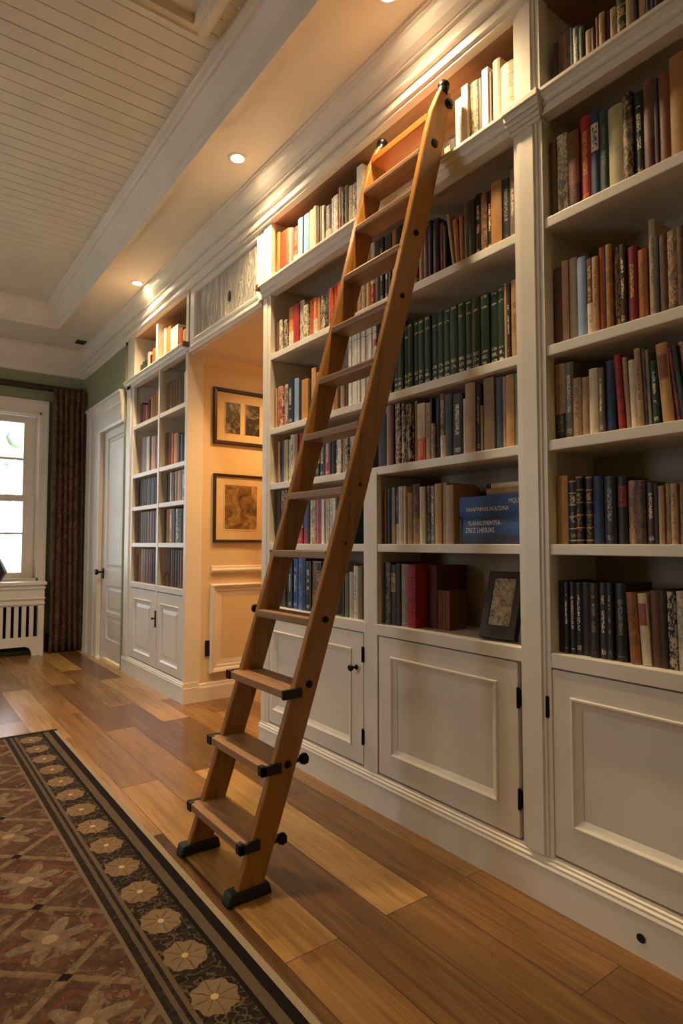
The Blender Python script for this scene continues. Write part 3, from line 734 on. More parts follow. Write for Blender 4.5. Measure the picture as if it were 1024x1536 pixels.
# ------------------------------------------------------------------ lamps
M['lens'] = emit('lamp_lens_glow', '#FFE3B4', 90.)
def downlight(x, y, z, label, power, col=(1, .71, .38), size=R(128), blend=1.0, group='recessed ceiling spotlights', rad=.035):
    t = thing('ceiling_downlight', label, 'ceiling light', (x, y, z), group)
    bm = bmesh.new(); lathe(bm, [(.036, .0), (.036, -.004), (.05, -.007), (.056, -.004), (.057, 0)], 28, Matrix.Translation((x, y, z))); obj('trim_ring', bm, M['trim'], t, True)
    bm = bmesh.new(); lathe(bm, [(.037, -.002), (.02, -.0035), (0, -.004)], 28, Matrix.Translation((x, y, z))); obj('lamp_lens', bm, M['lens'], t, True)
    l = bpy.data.lights.new('lamp_light', 'SPOT'); l.energy = power; l.color = col; l.spot_size = size; l.spot_blend = blend; l.shadow_soft_size = rad
    o = bpy.data.objects.new('lamp_light', l); C.objects.link(o); o.parent = t; o.location = (0, 0, -.014)
    return t
P = 88
downlight(1.545, 3.10, ZC, 'lit recessed spotlight in the ceiling, nearer of the two in view', P)
downlight(1.63, 5.14, ZC, 'lit recessed spotlight in the ceiling, farther one towards the door', P)
downlight(1.55, 1.78, ZC, 'lit recessed spotlight above the top of the ladder', P)
downlight(1.50, -.6, ZC, 'lit recessed spotlight behind the camera on the bookcase side', P*.12)  # unseen lamp added as weak warm fill
for i, (x, y) in enumerate(((-2.2, 1.2), (-2.2, 3.1), (-2.2, 5.6), (-.3, -1.4))):  # unseen lamps added for warm ambient fill
    downlight(x, y, ZC, ['lit recessed spotlight over the left wall, nearest the camera', 'lit recessed spotlight over the left wall, before its window', 'lit recessed spotlight over the left wall, beyond its window', 'lit recessed spotlight over the wall behind the camera'][i], P*(1.05, .75, .65, .6)[i])
downlight(2.55, 3.80, 2.655, 'lit recessed spotlight in the passage ceiling', 50, (1, .46, .13), R(150), .8)

# daylight: overcast sky through the windows
w = bpy.data.worlds.new('sky'); sc.world = w; w.use_nodes = True
bg = w.node_tree.nodes['Background']; bg.inputs[0].default_value = (.86, .93, 1.0, 1); bg.inputs[1].default_value = 4.6
for i, (loc, sx, sy, rot) in enumerate((((XL-.07, 4.35, 1.65), 1.9, 1.2, (0, R(-90), 0)), ((.75, YW+.28, 1.73), 1.1, 1.8, (R(-90), 0, 0)))):
    l = bpy.data.lights.new('window_portal', 'AREA'); l.shape = 'RECTANGLE'; l.size = sx; l.size_y = sy; l.cycles.is_portal = True
    o = bpy.data.objects.new('window_portal', l); C.objects.link(o); o.location = loc; o.rotation_euler = rot
# garden outside the far window
def garden():
    bm = bmesh.new(); quad_box(bm, -8, 8, YW+.3, 26, -1.0, -.9); o = obj('lawn', bm, plain('lawn_grass', '#6f8358', .9)); o['kind'] = 'stuff'; o['label'] = 'lawn outside the window'; o['category'] = 'lawn'
    rnd = random.Random(5)
    for i, (x, y, r, h, lab) in enumerate(((.2, 17, 2.0, 2.2, 'pale green shrub seen through the lower window panes'), (2.6, 19, 1.6, 4.2, 'pale tree seen through the middle of the window'))):
        bm = bmesh.new()
        for k in range(26):
            a = rnd.uniform(0, 6.28); q = rnd.uniform(.1, 1)*r*.8
            ball(bm, (x+q*math.cos(a), y+q*math.sin(a)*.5, h-.2+rnd.uniform(-.6, .6)), rnd.uniform(.3, .6)*r*.55, seg=8)
        lathe(bm, [(.12, -.899), (.08, h-.6)], 8, Matrix.Translation((x, y, 0)))
        tag(obj('garden_shrub' if i == 0 else 'garden_tree', bm, M['leaf']), lab, 'shrub' if i == 0 else 'tree')
garden()
BOOKS = [
 ('R0',2.795,"""1.2804 1.2606 0.196 0|dark brown|p|
1.2594 1.2055 0.223 0|brown|m|black
1.2047 1.1922 0.208 0|dark teal|p|
1.1910 1.1636 0.196 0|slate grey|t|cream
1.1628 1.1391 0.180 0|dark green|p|
1.1380 1.1094 0.150 0|tan|p|
1.1083 1.0937 0.145 0|dark brown|p|
1.0926 1.0787 0.171 0|rust brown|p|
1.0776 1.0564 0.173 0|tan|m|brown
1.0553 1.0392 0.169 0|maroon|p|
1.0381 1.0138 0.167 0|tan|t|brown
1.0106 0.9752 0.191 0|dark green|b|gold
0.9736 0.9456 0.181 0|olive tan|p|
0.9446 0.9338 0.170 0|black|p|
0.9330 0.9076 0.166 0|tan|p|
0.9062 0.8872 0.163 0|black|t|grey
0.8864 0.8732 0.150 0|navy|p|
0.8722 0.8547 0.142 0|dark brown|p|"""),
 ('R1',2.322,"""1.2519 1.2261 0.282 0|brown|p|
1.2249 1.1843 0.288 0|cream|m|black
1.1831 1.1403 0.275 0|rust brown|w|maroon
1.1386 1.1005 0.307 0|red|t|gold
1.0994 1.0678 0.304 0|dark blue|l|cream
1.0668 1.0339 0.290 0|dark teal|t|green
1.0329 0.9832 0.278 0|pale olive|p|
0.9822 0.9525 0.296 0|dark brown|m|tan
0.9496 0.9173 0.282 0|black|t|cream
0.9154 0.8818 0.297 0|brown|w|maroon
0.8809 0.8704 0.286 0|dark purple|p|
0.8690 0.8340 0.289 0|rust brown|p|
0.8327 0.7776 0.317 0|golden brown|p|"""),
 ('R2',1.883,"""1.2853 1.2514 0.280 0|brown|p|
1.2475 1.2202 0.290 0|tan|p|
1.2183 1.1860 0.289 0|grey tan|p|
1.1848 1.1498 0.280 0|pale blue|p|
1.1456 1.1221 0.263 0|brown|w|cream
1.1209 1.0990 0.260 0|tan|t|rust
1.0982 1.0836 0.286 0|orange|p|
1.0828 1.0701 0.283 0|black|p|
1.0690 1.0458 0.282 0|golden brown|m|brown
1.0403 1.0224 0.265 0|dark brown|m|gold
1.0197 0.9985 0.265 0|dark brown|t|cream
0.9927 0.9621 0.247 0|crimson|t|gold
0.9611 0.9288 0.227 0|orange brown|t|brown
0.9209 0.8989 0.308 0|grey tan|t|brown
0.8979 0.8864 0.248 0|black|p|
0.8850 0.8580 0.245 0|brown|m|black
0.8566 0.8280 0.245 0|tan|m|black
0.8267 0.8029 0.247 0|brown|m|black"""),
 ('R3',1.562,"""1.2799 1.2388 0.265 0|tan|w|black
1.2375 1.2033 0.262 0|olive grey|t|cream
1.2021 1.1699 0.200 0|tan|t|brown
1.1687 1.1403 0.197 0|tan|p|
1.1392 1.1063 0.219 0|cream|p|
1.1055 1.0848 0.216 0|grey brown|t|cream
1.0820 1.0490 0.234 0|dark blue|p|
1.0479 1.0147 0.245 -3|red|b|dark red
1.0131 0.9927 0.232 -3|tan|p|
0.9917 0.9676 0.217 -2|cream|p|
0.9666 0.9450 0.247 -2|tan|t|brown
0.9440 0.9316 0.245 -2|brown|m|black
0.9306 0.9204 0.237 -2|grey olive|p|
0.9184 0.8953 0.198 -2|dark green|t|cream
0.8934 0.8495 0.244 -4|golden tan|l|rust
0.8486 0.8296 0.224 -6|black|m|red
0.8282 0.8117 0.228 -6|dark green|p|
0.8104 0.7877 0.236 -6|tan|t|rust"""),
 ('R4',1.200,"""1.2605 1.2181 0.232 0|golden tan|p|
1.2163 1.1859 0.215 0|dark brown|b|cream
1.1830 1.1591 0.226 0|black|b|gold
1.1516 1.1266 0.223 0|dark brown|b|gold
1.1177 1.0825 0.220 0|dark blue|p|
1.0781 1.0377 0.216 0|black|t|grey
1.0346 1.0022 0.212 0|black|l|red
1.0012 0.9707 0.197 0|tan|m|brown
0.9697 0.9405 0.195 0|brown|m|black
0.9371 0.9124 0.186 0|dark brown|t|cream
0.9115 0.9012 0.181 0|black|p|
0.9003 0.8837 0.173 0|tan|p|
0.8828 0.8629 0.179 0|tan|m|brown
0.8620 0.8442 0.177 0|tan|t|brown
0.8433 0.8245 0.177 0|tan|m|brown"""),
 ('R5',0.832,"""1.2569 1.2367 0.240 0|black|p|
1.2355 1.2181 0.237 0|black|t|cream
1.2169 1.1939 0.238 0|black|t|cream
1.1927 1.1683 0.237 0|black|t|cream
1.1672 1.1389 0.240 0|dark slate|p|
1.1366 1.1057 0.239 0|dark brown|t|grey
1.1019 1.0766 0.241 0|dark slate|t|cream
1.0758 1.0575 0.242 0|dark slate|t|grey
1.0497 1.0128 0.243 0|black|t|grey
1.0017 0.9663 0.216 -3|orange brown|m|brown
0.9644 0.9361 0.215 -3|cream|l|red
0.9347 0.9068 0.226 -1|brown|p|
0.9059 0.8840 0.228 -1|dark brown|p|
0.8808 0.8573 0.226 -1|black|m|cream
0.8555 0.8303 0.228 -1|cream|m|grey"""),
 ('M0',2.775,"""1.7758 1.6973 0.112 0|dark brown|t|cream
1.6954 1.6536 0.271 0|white|m|grey
1.6518 1.6181 0.296 0|white|p|
1.6164 1.5732 0.291 0|dark olive|m|gold
1.5715 1.5454 0.280 0|black|p|
1.5437 1.5131 0.298 0|white|p|
1.5115 1.4985 0.271 0|brown|p|
1.4952 1.4585 0.304 0|cream|p|
1.4554 1.3953 0.255 0|cream|b|tan"""),
 ('M1',2.333,"""1.9488 1.9296 0.256 0|red|m|cream
1.9169 1.8946 0.242 0|tan|p|
1.8932 1.8522 0.248 0|dark red|m|black
1.8508 1.8327 0.262 0|black|p|
1.8314 1.7958 0.257 0|black|w|maroon
1.7945 1.7667 0.228 0|dark brown|m|red
1.7654 1.7464 0.203 0|black|p|
1.7419 1.7213 0.247 -8|tan|p|
1.7200 1.6856 0.208 -5|orange brown|p|
1.6844 1.6591 0.208 -2|orange brown|p|
1.6573 1.6289 0.253 0|olive brown|p|
1.6277 1.5987 0.250 0|dark grey|p|
1.5958 1.5663 0.259 0|black|t|cream
1.5646 1.5351 0.246 0|rust brown|m|tan
1.5340 1.5105 0.244 0|black|t|cream
1.5089 1.4578 0.258 0|golden brown|p|
1.4558 1.4197 0.248 0|black|t|grey
1.4187 1.3935 0.267 0|grey brown|t|cream"""),
 ('M2',1.882,"""2.1260 2.0931 0.293 0|dark green|v|cream
2.0909 2.0597 0.293 0|dark green|v|cream
2.0576 2.0227 0.293 0|dark green|v|cream
2.0207 1.9897 0.299 0|dark green|v|cream
1.9876 1.9562 0.299 0|dark green|v|cream
1.9542 1.9214 0.298 0|dark green|v|cream
1.9195 1.8854 0.296 0|dark green|v|cream
1.8835 1.8474 0.300 0|dark green|v|cream
1.8455 1.8075 0.299 0|dark green|v|cream
1.8057 1.7712 0.299 0|dark green|v|cream
1.7694 1.7340 0.298 0|dark green|v|cream
1.7323 1.6926 0.298 0|dark green|v|cream
1.6909 1.6530 0.298 0|dark green|v|cream
1.6514 1.6137 0.295 0|dark green|v|cream
1.6120 1.5721 0.292 0|dark green|v|cream
1.5706 1.5287 0.291 0|dark green|v|cream
1.5272 1.4895 0.291 0|dark green|v|cream
1.4880 1.4571 0.296 0|dark green|v|cream
1.4549 1.4448 0.298 0|tan|p|
1.4434 1.4283 0.295 0|dark brown|t|cream
1.4262 1.3938 0.298 0|tan|t|rust"""),
 ('M3',1.553,"""2.1945 2.1415 0.247 0|navy|p|
2.1394 2.1141 0.285 0|tan|p|
2.1120 2.0870 0.284 0|dark red|p|
2.0819 2.0624 0.287 0|brown|m|cream
2.0604 2.0392 0.281 0|dark red|m|cream
2.0382 2.0242 0.278 0|dark brown|m|cream
2.0232 2.0044 0.271 0|maroon|m|cream
2.0035 1.9868 0.268 0|dark red|m|cream
1.9859 1.9685 0.264 0|black|m|cream
1.9675 1.9531 0.261 0|black|t|cream
1.9512 1.9360 0.271 0|tan|p|
1.9342 1.8877 0.255 0|cream|w|orange
1.8859 1.8532 0.251 0|tan|t|brown
1.8514 1.8425 0.266 0|dark brown|p|
1.8407 1.8212 0.154 0|tan|m|brown
1.8186 1.7968 0.258 0|black|p|
1.7942 1.7659 0.271 0|rust brown|w|cream
1.7642 1.7265 0.262 0|dark grey|p|
1.7215 1.6688 0.255 0|black|t|cream
1.6656 1.6529 0.227 0|cream|p|
1.6513 1.6009 0.283 0|tan|p|
1.5994 1.5730 0.269 0|black|t|grey
1.5715 1.5596 0.182 0|tan|p|
1.5573 1.5078 0.292 0|grey tan|p|
1.5007 1.4711 0.276 0|slate blue|p|
1.4690 1.4524 0.273 0|tan|p|
1.4510 1.4150 0.273 0|golden tan|p|
1.4137 1.3944 0.272 0|grey green|p|"""),
 ('M4',1.197,"""2.1797 2.1654 0.256 0|rust pink|p|
2.1640 2.1330 0.254 0|black|p|
2.1315 2.1184 0.248 0|dark brown|p|
2.1155 2.0925 0.256 0|grey|w|tan
2.0910 2.0740 0.254 0|navy|w|cream
2.0718 2.0404 0.257 0|pink cream|p|
2.0383 2.0231 0.257 0|cream|p|
2.0217 1.9844 0.225 0|tan|p|
1.9818 1.9368 0.261 0|brown|w|tan
1.9277 1.8944 0.246 0|cream|p|
1.8925 1.8654 0.248 0|black|m|grey
1.8642 1.8376 0.246 0|grey|t|cream
1.8339 1.7947 0.252 0|golden tan|p|
1.7935 1.7651 0.254 0|tan|p|
1.7639 1.7201 0.240 0|tan|p|"""),
 ('M5',0.832,"""2.1853 2.1420 0.280 0|black|m|grey
2.1387 2.0987 0.269 0|dark brown|l|tan
2.0955 2.0576 0.277 0|dark brown|p|
2.0545 2.0103 0.275 0|grey|b|tan
2.0083 1.9486 0.273 0|red|b|dark red"""),
 ('L0',2.775,"""3.2166 3.1775 0.310 0|golden orange|p|
3.1749 3.0987 0.295 0|red orange|p|
3.0961 3.0641 0.289 0|orange|p|
3.0616 3.0363 0.279 0|pale pink|p|
3.0338 3.0138 0.272 0|grey brown|p|
3.0113 2.9561 0.258 0|red orange|w|cream
2.9525 2.8999 0.286 0|pale blue|p|
2.8963 2.8370 0.288 0|light blue|p|
2.8347 2.7860 0.290 0|cream|p|
2.7837 2.7482 0.289 0|cream|t|gold
2.7460 2.7252 0.280 0|tan|p|
2.7231 2.6896 0.266 0|dark brown|p|
2.6875 2.6683 0.257 0|white|p|
2.6641 2.6088 0.240 0|dark grey|w|cream
2.6068 2.5742 0.262 0|grey|m|white
2.5721 2.5331 0.259 0|white|m|grey
2.5312 2.5017 0.286 0|tan|w|red
2.4997 2.4736 0.257 0|black|m|grey
2.4717 2.4450 0.270 0|grey brown|p|
2.4431 2.4102 0.256 0|cream|m|grey
2.4074 2.3679 0.253 0|grey brown|m|white
2.3652 2.3167 0.322 0|white|p|"""),
 ('L1',2.333,"""3.2114 3.1712 0.196 0|brown|p|
3.1686 3.1279 0.197 0|cream|m|black
3.1253 3.0790 0.187 0|black|m|cream
3.0751 3.0063 0.245 0|golden orange|w|cream
3.0038 2.9467 0.239 0|red|p|
2.9431 2.8934 0.245 0|cream|m|black
2.8910 2.8390 0.202 0|cream|m|black
2.8356 2.7905 0.218 0|orange|m|brown
2.7883 2.7507 0.217 0|orange|w|cream
2.7485 2.7224 0.208 0|cream|p|
2.7203 2.6712 0.204 0|black|m|cream
2.6691 2.6367 0.197 0|black|m|grey
2.6347 2.5927 0.219 0|orange|m|brown
2.5907 2.5525 0.223 0|red orange|p|
2.5506 2.5113 0.225 0|orange|p|"""),
 ('L1b',2.333,"""2.3829 2.3385 0.251 0|tan|m|brown
2.3369 2.2966 0.264 0|tan|m|olive
2.2950 2.2616 0.269 0|golden tan|p|
2.2601 2.2302 0.363 0|cream|w|red
2.2287 2.1878 0.357 0|dark brown|p|
2.1863 2.1591 0.352 0|black|t|cream
2.1577 2.1280 0.348 0|dark grey|t|cream
2.1266 2.1044 0.342 0|dark purple|p|
2.1016 2.0675 0.333 0|golden brown|p|
2.0662 2.0077 0.331 0|black|p|"""),
 ('L2',1.880,"""3.2040 3.1829 0.244 0|cream|p|
3.1801 3.1164 0.251 0|red|m|cream
3.1137 3.0546 0.250 0|grey brown|m|cream
3.0519 2.9931 0.261 0|navy|t|cream
2.9905 2.9421 0.260 0|pale blue|p|
2.9396 2.9083 0.243 0|black|p|
2.9046 2.8375 0.235 0|amber|p|
2.8351 2.8054 0.221 0|dark brown|p|
2.8006 2.7563 0.278 0|golden tan|p|
2.7540 2.7027 0.246 0|tan|t|rust
2.5985 2.5730 0.176 0|cream|p|
2.5709 2.5468 0.177 0|golden brown|p|
2.5448 2.5158 0.174 0|black|p|
2.5138 2.4783 0.169 0|golden tan|m|olive
2.4763 2.4454 0.161 0|dark olive|p|"""),
 ('L2b',1.880,"""2.4718 2.4433 0.397 0|dark slate|p|
2.4413 2.4171 0.397 0|white|z|grey
2.4158 2.3977 0.394 0|white|z|grey
2.3965 2.3786 0.394 0|white|z|grey
2.3773 2.3596 0.393 0|white|z|grey
2.3583 2.3408 0.392 0|white|z|grey
2.3395 2.3252 0.391 0|white|z|grey
2.3240 2.3098 0.391 0|white|z|grey
2.3086 2.2976 0.390 0|white|z|grey
2.2964 2.2794 0.390 0|white|z|grey
2.2782 2.2614 0.390 0|white|z|grey
2.2602 2.2436 0.390 0|white|z|grey
2.2424 2.2253 0.390 0|white|z|grey
2.2241 2.2067 0.390 0|white|z|red
2.2049 2.1728 0.396 0|black|p|
2.1716 2.1474 0.391 0|dark green|p|"""),
 ('L3',1.550,"""3.1212 3.0995 0.248 0|cream|m|grey
3.0968 3.0687 0.248 0|dark teal|w|blue
3.0647 3.0396 0.250 0|olive cream|p|
3.0370 3.0122 0.248 0|olive cream|p|
3.0097 2.9839 0.245 0|cream|t|grey
2.9801 2.9408 0.268 0|cream|t|brown
2.9383 2.9048 0.265 0|tan|p|
2.9023 2.8584 0.267 0|red|p|
2.7525 2.7195 0.191 0|black|p|
2.7173 2.6904 0.203 0|cream|w|black
2.6881 2.6452 0.206 0|black|t|cream
2.6431 2.5937 0.207 0|red|t|cream
2.5915 2.5789 0.205 0|dark brown|p|
2.5768 2.5465 0.205 0|black|p|
2.5444 2.5208 0.204 0|black|m|cream
2.5187 2.4873 0.206 0|white|m|grey
2.4853 2.4554 0.205 0|tan|p|
2.4535 2.4289 0.206 0|dark grey|m|cream
2.4260 2.3971 0.207 0|cream|t|grey
2.3951 2.3695 0.209 0|white|m|black
2.3676 2.3395 0.207 0|grey|m|white"""),
 ('L4',1.190,"""3.1865 3.1278 0.318 0|dark brown|p|
3.1224 3.0529 0.318 0|rust brown|m|cream
2.9303 2.8747 0.208 0|cream|w|red
2.8699 2.8237 0.231 0|blue|w|red
2.8190 2.7924 0.238 0|black|p|
2.7878 2.7343 0.244 0|cream|m|brown
2.7313 2.6719 0.249 0|pink red|m|red
2.6690 2.6429 0.248 0|white|p|
2.6400 2.6001 0.248 0|cream|m|grey
2.5973 2.5651 0.248 0|cream|t|grey
2.5624 2.5376 0.248 0|white|p|
2.5335 2.4877 0.247 0|dark teal|t|cream"""),
 ('L5',0.832,"""3.0811 3.0356 0.255 0|dark grey|p|
3.0322 2.9996 0.270 0|black|p|
2.9962 2.9574 0.275 0|dark teal|t|cream
2.9541 2.9112 0.280 0|blue|t|cream
2.9063 2.8628 0.286 0|blue|m|pale blue
2.8596 2.8185 0.285 0|dark blue|p|
2.8154 2.7691 0.270 0|black|t|cream
2.7660 2.7238 0.272 0|dark red|m|gold
2.7208 2.6708 0.273 0|black|b|gold
2.6534 2.5938 0.258 0|pale grey|p|
2.4850 2.4692 0.207 0|dark green|p|
2.4666 2.4367 0.216 0|olive|p|
2.4329 2.3997 0.225 0|pale grey|p|
2.3959 2.3622 0.256 0|cream|t|olive
2.3585 2.3242 0.249 0|olive|p|"""),
 ('F0a',2.745,"""5.7387 5.6845 0.133 0|brown|p|
5.6755 5.6106 0.147 0|grey|m|rust
5.6018 5.5382 0.149 0|dark green|p|
5.5296 5.4617 0.201 0|pale pink|p|
5.4533 5.4005 0.162 0|black|p|
5.3923 5.3189 0.201 0|orange|p|
5.3135 5.2602 0.190 0|pale pink|p|
5.2550 5.1845 0.184 0|orange|w|pale pink"""),
 ('F0b',2.745,"""5.1079 5.0355 0.320 0|cream|m|brown
5.0281 4.9382 0.296 0|golden orange|p|
4.9310 4.7635 0.258 0|white|p|
4.7567 4.6741 0.207 0|red|m|cream
4.6675 4.5852 0.174 0|cream|m|gold"""),
 ('F1a',2.295,"""5.6869 5.6101 0.212 0|dark red|p|
5.6006 5.5474 0.187 0|tan|p|
5.5411 5.4857 0.170 0|orange|p|
5.4766 5.4102 0.207 0|black|p|
5.4042 5.3509 0.217 0|cream|p|
5.3421 5.2783 0.225 0|orange brown|p|
5.2725 5.2156 0.240 0|orange tan|p|"""),
 ('F1b',2.295,"""5.0079 4.9398 0.263 0|olive tan|p|
4.9346 4.8757 0.261 0|olive tan|p|
4.8681 4.8103 0.262 0|tan|p|
4.8054 4.7512 0.262 0|tan|t|brown
4.7439 4.6884 0.263 0|olive tan|p|
4.6812 4.6245 0.261 0|grey|t|white
4.6175 4.5551 0.270 0|white|m|grey"""),
 ('F2a',1.837,"""5.6561 5.4967 0.336 0|brown|p|
5.4868 5.4136 0.326 0|white|p|
5.4064 5.3800 0.318 0|tan|p|
5.3728 5.2625 0.311 0|orange tan|p|
5.2533 5.1895 0.301 0|dark brown|p|"""),
 ('F2b',1.837,"""5.0872 5.0180 0.295 0|tan|t|brown
5.0115 4.9418 0.286 0|tan|t|brown
4.9355 4.8715 0.278 0|orange|p|
4.8653 4.7709 0.263 0|amber|p|
4.7649 4.7081 0.249 0|black|p|
4.7043 4.6277 0.237 0|dark grey|p|
4.6221 4.5642 0.226 0|grey|p|"""),
 ('F3a',1.535,"""5.7850 5.7185 0.292 0|dark brown|m|tan
5.7132 5.6610 0.288 0|dark grey|m|tan
5.6558 5.6019 0.287 0|dark brown|m|cream
5.5968 5.5589 0.287 0|tan|m|black
5.5538 5.5015 0.287 0|dark brown|m|cream
5.4965 5.4426 0.287 0|grey brown|m|black
5.4377 5.3823 0.287 0|dark grey|m|tan
5.3775 5.3230 0.286 0|grey brown|m|black
5.3183 5.2671 0.286 0|dark brown|m|cream
5.2625 5.2167 0.285 0|dark grey|m|tan
5.2122 5.1760 0.284 0|dark grey|p|"""),
 ('F3b',1.535,"""4.9799 4.9006 0.274 0|navy|p|
4.8923 4.8596 0.271 0|white|p|
4.8535 4.8011 0.267 0|brown|p|
4.7952 4.7438 0.263 0|cream|p|
4.7379 4.6511 0.257 0|tan|p|
4.6454 4.5649 0.250 0|dark purple|t|cream"""),
 ('F4a',1.203,"""5.8125 5.7217 0.296 0|brown|p|
5.7138 5.6333 0.295 0|maroon|p|
5.6256 5.5671 0.293 0|tan|p|
5.5620 5.5046 0.293 0|tan|t|brown
5.4972 5.4191 0.293 0|brown|p|
5.4142 5.3356 0.292 0|rust brown|p|
5.3309 5.2657 0.291 0|brown|p|
5.2611 5.1927 0.289 0|dark brown|t|red"""),
 ('F4b',1.203,"""5.0471 5.0043 0.282 0|dark brown|p|
5.0000 4.9369 0.281 0|cream|m|black
4.9306 4.8486 0.280 0|rust pink|t|cream
4.8425 4.7844 0.278 0|dark olive|m|gold
4.7785 4.6965 0.276 0|black|m|cream
4.6907 4.6298 0.274 0|dark olive|t|cream
4.6260 4.5608 0.272 0|dark grey|p|"""),
 ('F5a',0.848,"""5.7928 5.6635 0.250 0|rust brown|p|
5.6532 5.6019 0.307 0|cream|p|
5.5943 5.5115 0.309 0|tan|p|
5.5041 5.4282 0.310 0|brown|p|
5.4210 5.3588 0.310 0|rust brown|p|
5.3541 5.3001 0.311 0|maroon|p|
5.2931 5.2378 0.311 0|dark purple|m|red
5.2309 5.1812 0.310 0|grey|p|"""),
 ('F5b',0.848,"""5.0363 4.9245 0.101 0|brown|m|grey
4.9059 4.8813 0.306 0|maroon|p|
4.8751 4.8286 0.306 0|rust pink|t|cream
4.8246 4.7807 0.307 0|dark brown|p|
4.7748 4.7220 0.307 0|dark brown|p|
4.7161 4.6738 0.307 0|brown|t|cream
4.6681 4.6171 0.306 0|rust brown|p|
4.6133 4.5522 0.307 0|dark brown|p|"""),
]
# ------------------------------------------------------------------ books
HEX = {'black': '#1b1a1c', 'blue': '#2b5596', 'brown': '#6d4a2e', 'amber': '#c28a36', 'cream': '#e0d0b0', 'crimson': '#7c1f28', 'dark blue': '#203a5e', 'dark brown': '#38281d', 'dark green': '#1f3a28', 'dark grey': '#45423f', 'dark olive': '#3f3a26',
 'dark purple': '#3a2a36', 'dark red': '#5c1c1e', 'dark slate': '#2a2f36', 'dark teal': '#1f3d45', 'gold': '#c79a45', 'golden brown': '#a5712f', 'golden orange': '#cf6f1e', 'golden tan': '#c29357', 'green': '#56745a', 'grey': '#8a857c',
 'grey brown': '#7a6a5a', 'grey green': '#7b8577', 'grey olive': '#837e66', 'grey tan': '#a5937c', 'light blue': '#7ab0de', 'maroon': '#4f1a22', 'navy': '#1d2438', 'olive': '#77704a', 'olive brown': '#6a5838', 'olive cream': '#c2b68a',
 'olive grey': '#746d5c', 'olive tan': '#9a8a60', 'orange': '#d8571a', 'orange brown': '#a8642b', 'orange tan': '#c98a55', 'pale blue': '#8fa9cc', 'pale grey': '#bab7ae', 'pale olive': '#b4aa7e', 'pale pink': '#d9a594', 'pink cream': '#d8bfae',
 'pink red': '#b05058', 'red': '#a82424', 'red orange': '#d23414', 'rust': '#8f4a26', 'rust brown': '#7d4626', 'rust pink': '#a0665a', 'slate blue': '#4e5f74', 'slate grey': '#5d6264', 'tan': '#b3906a', 'white': '#ece6da'}
_bm = {}
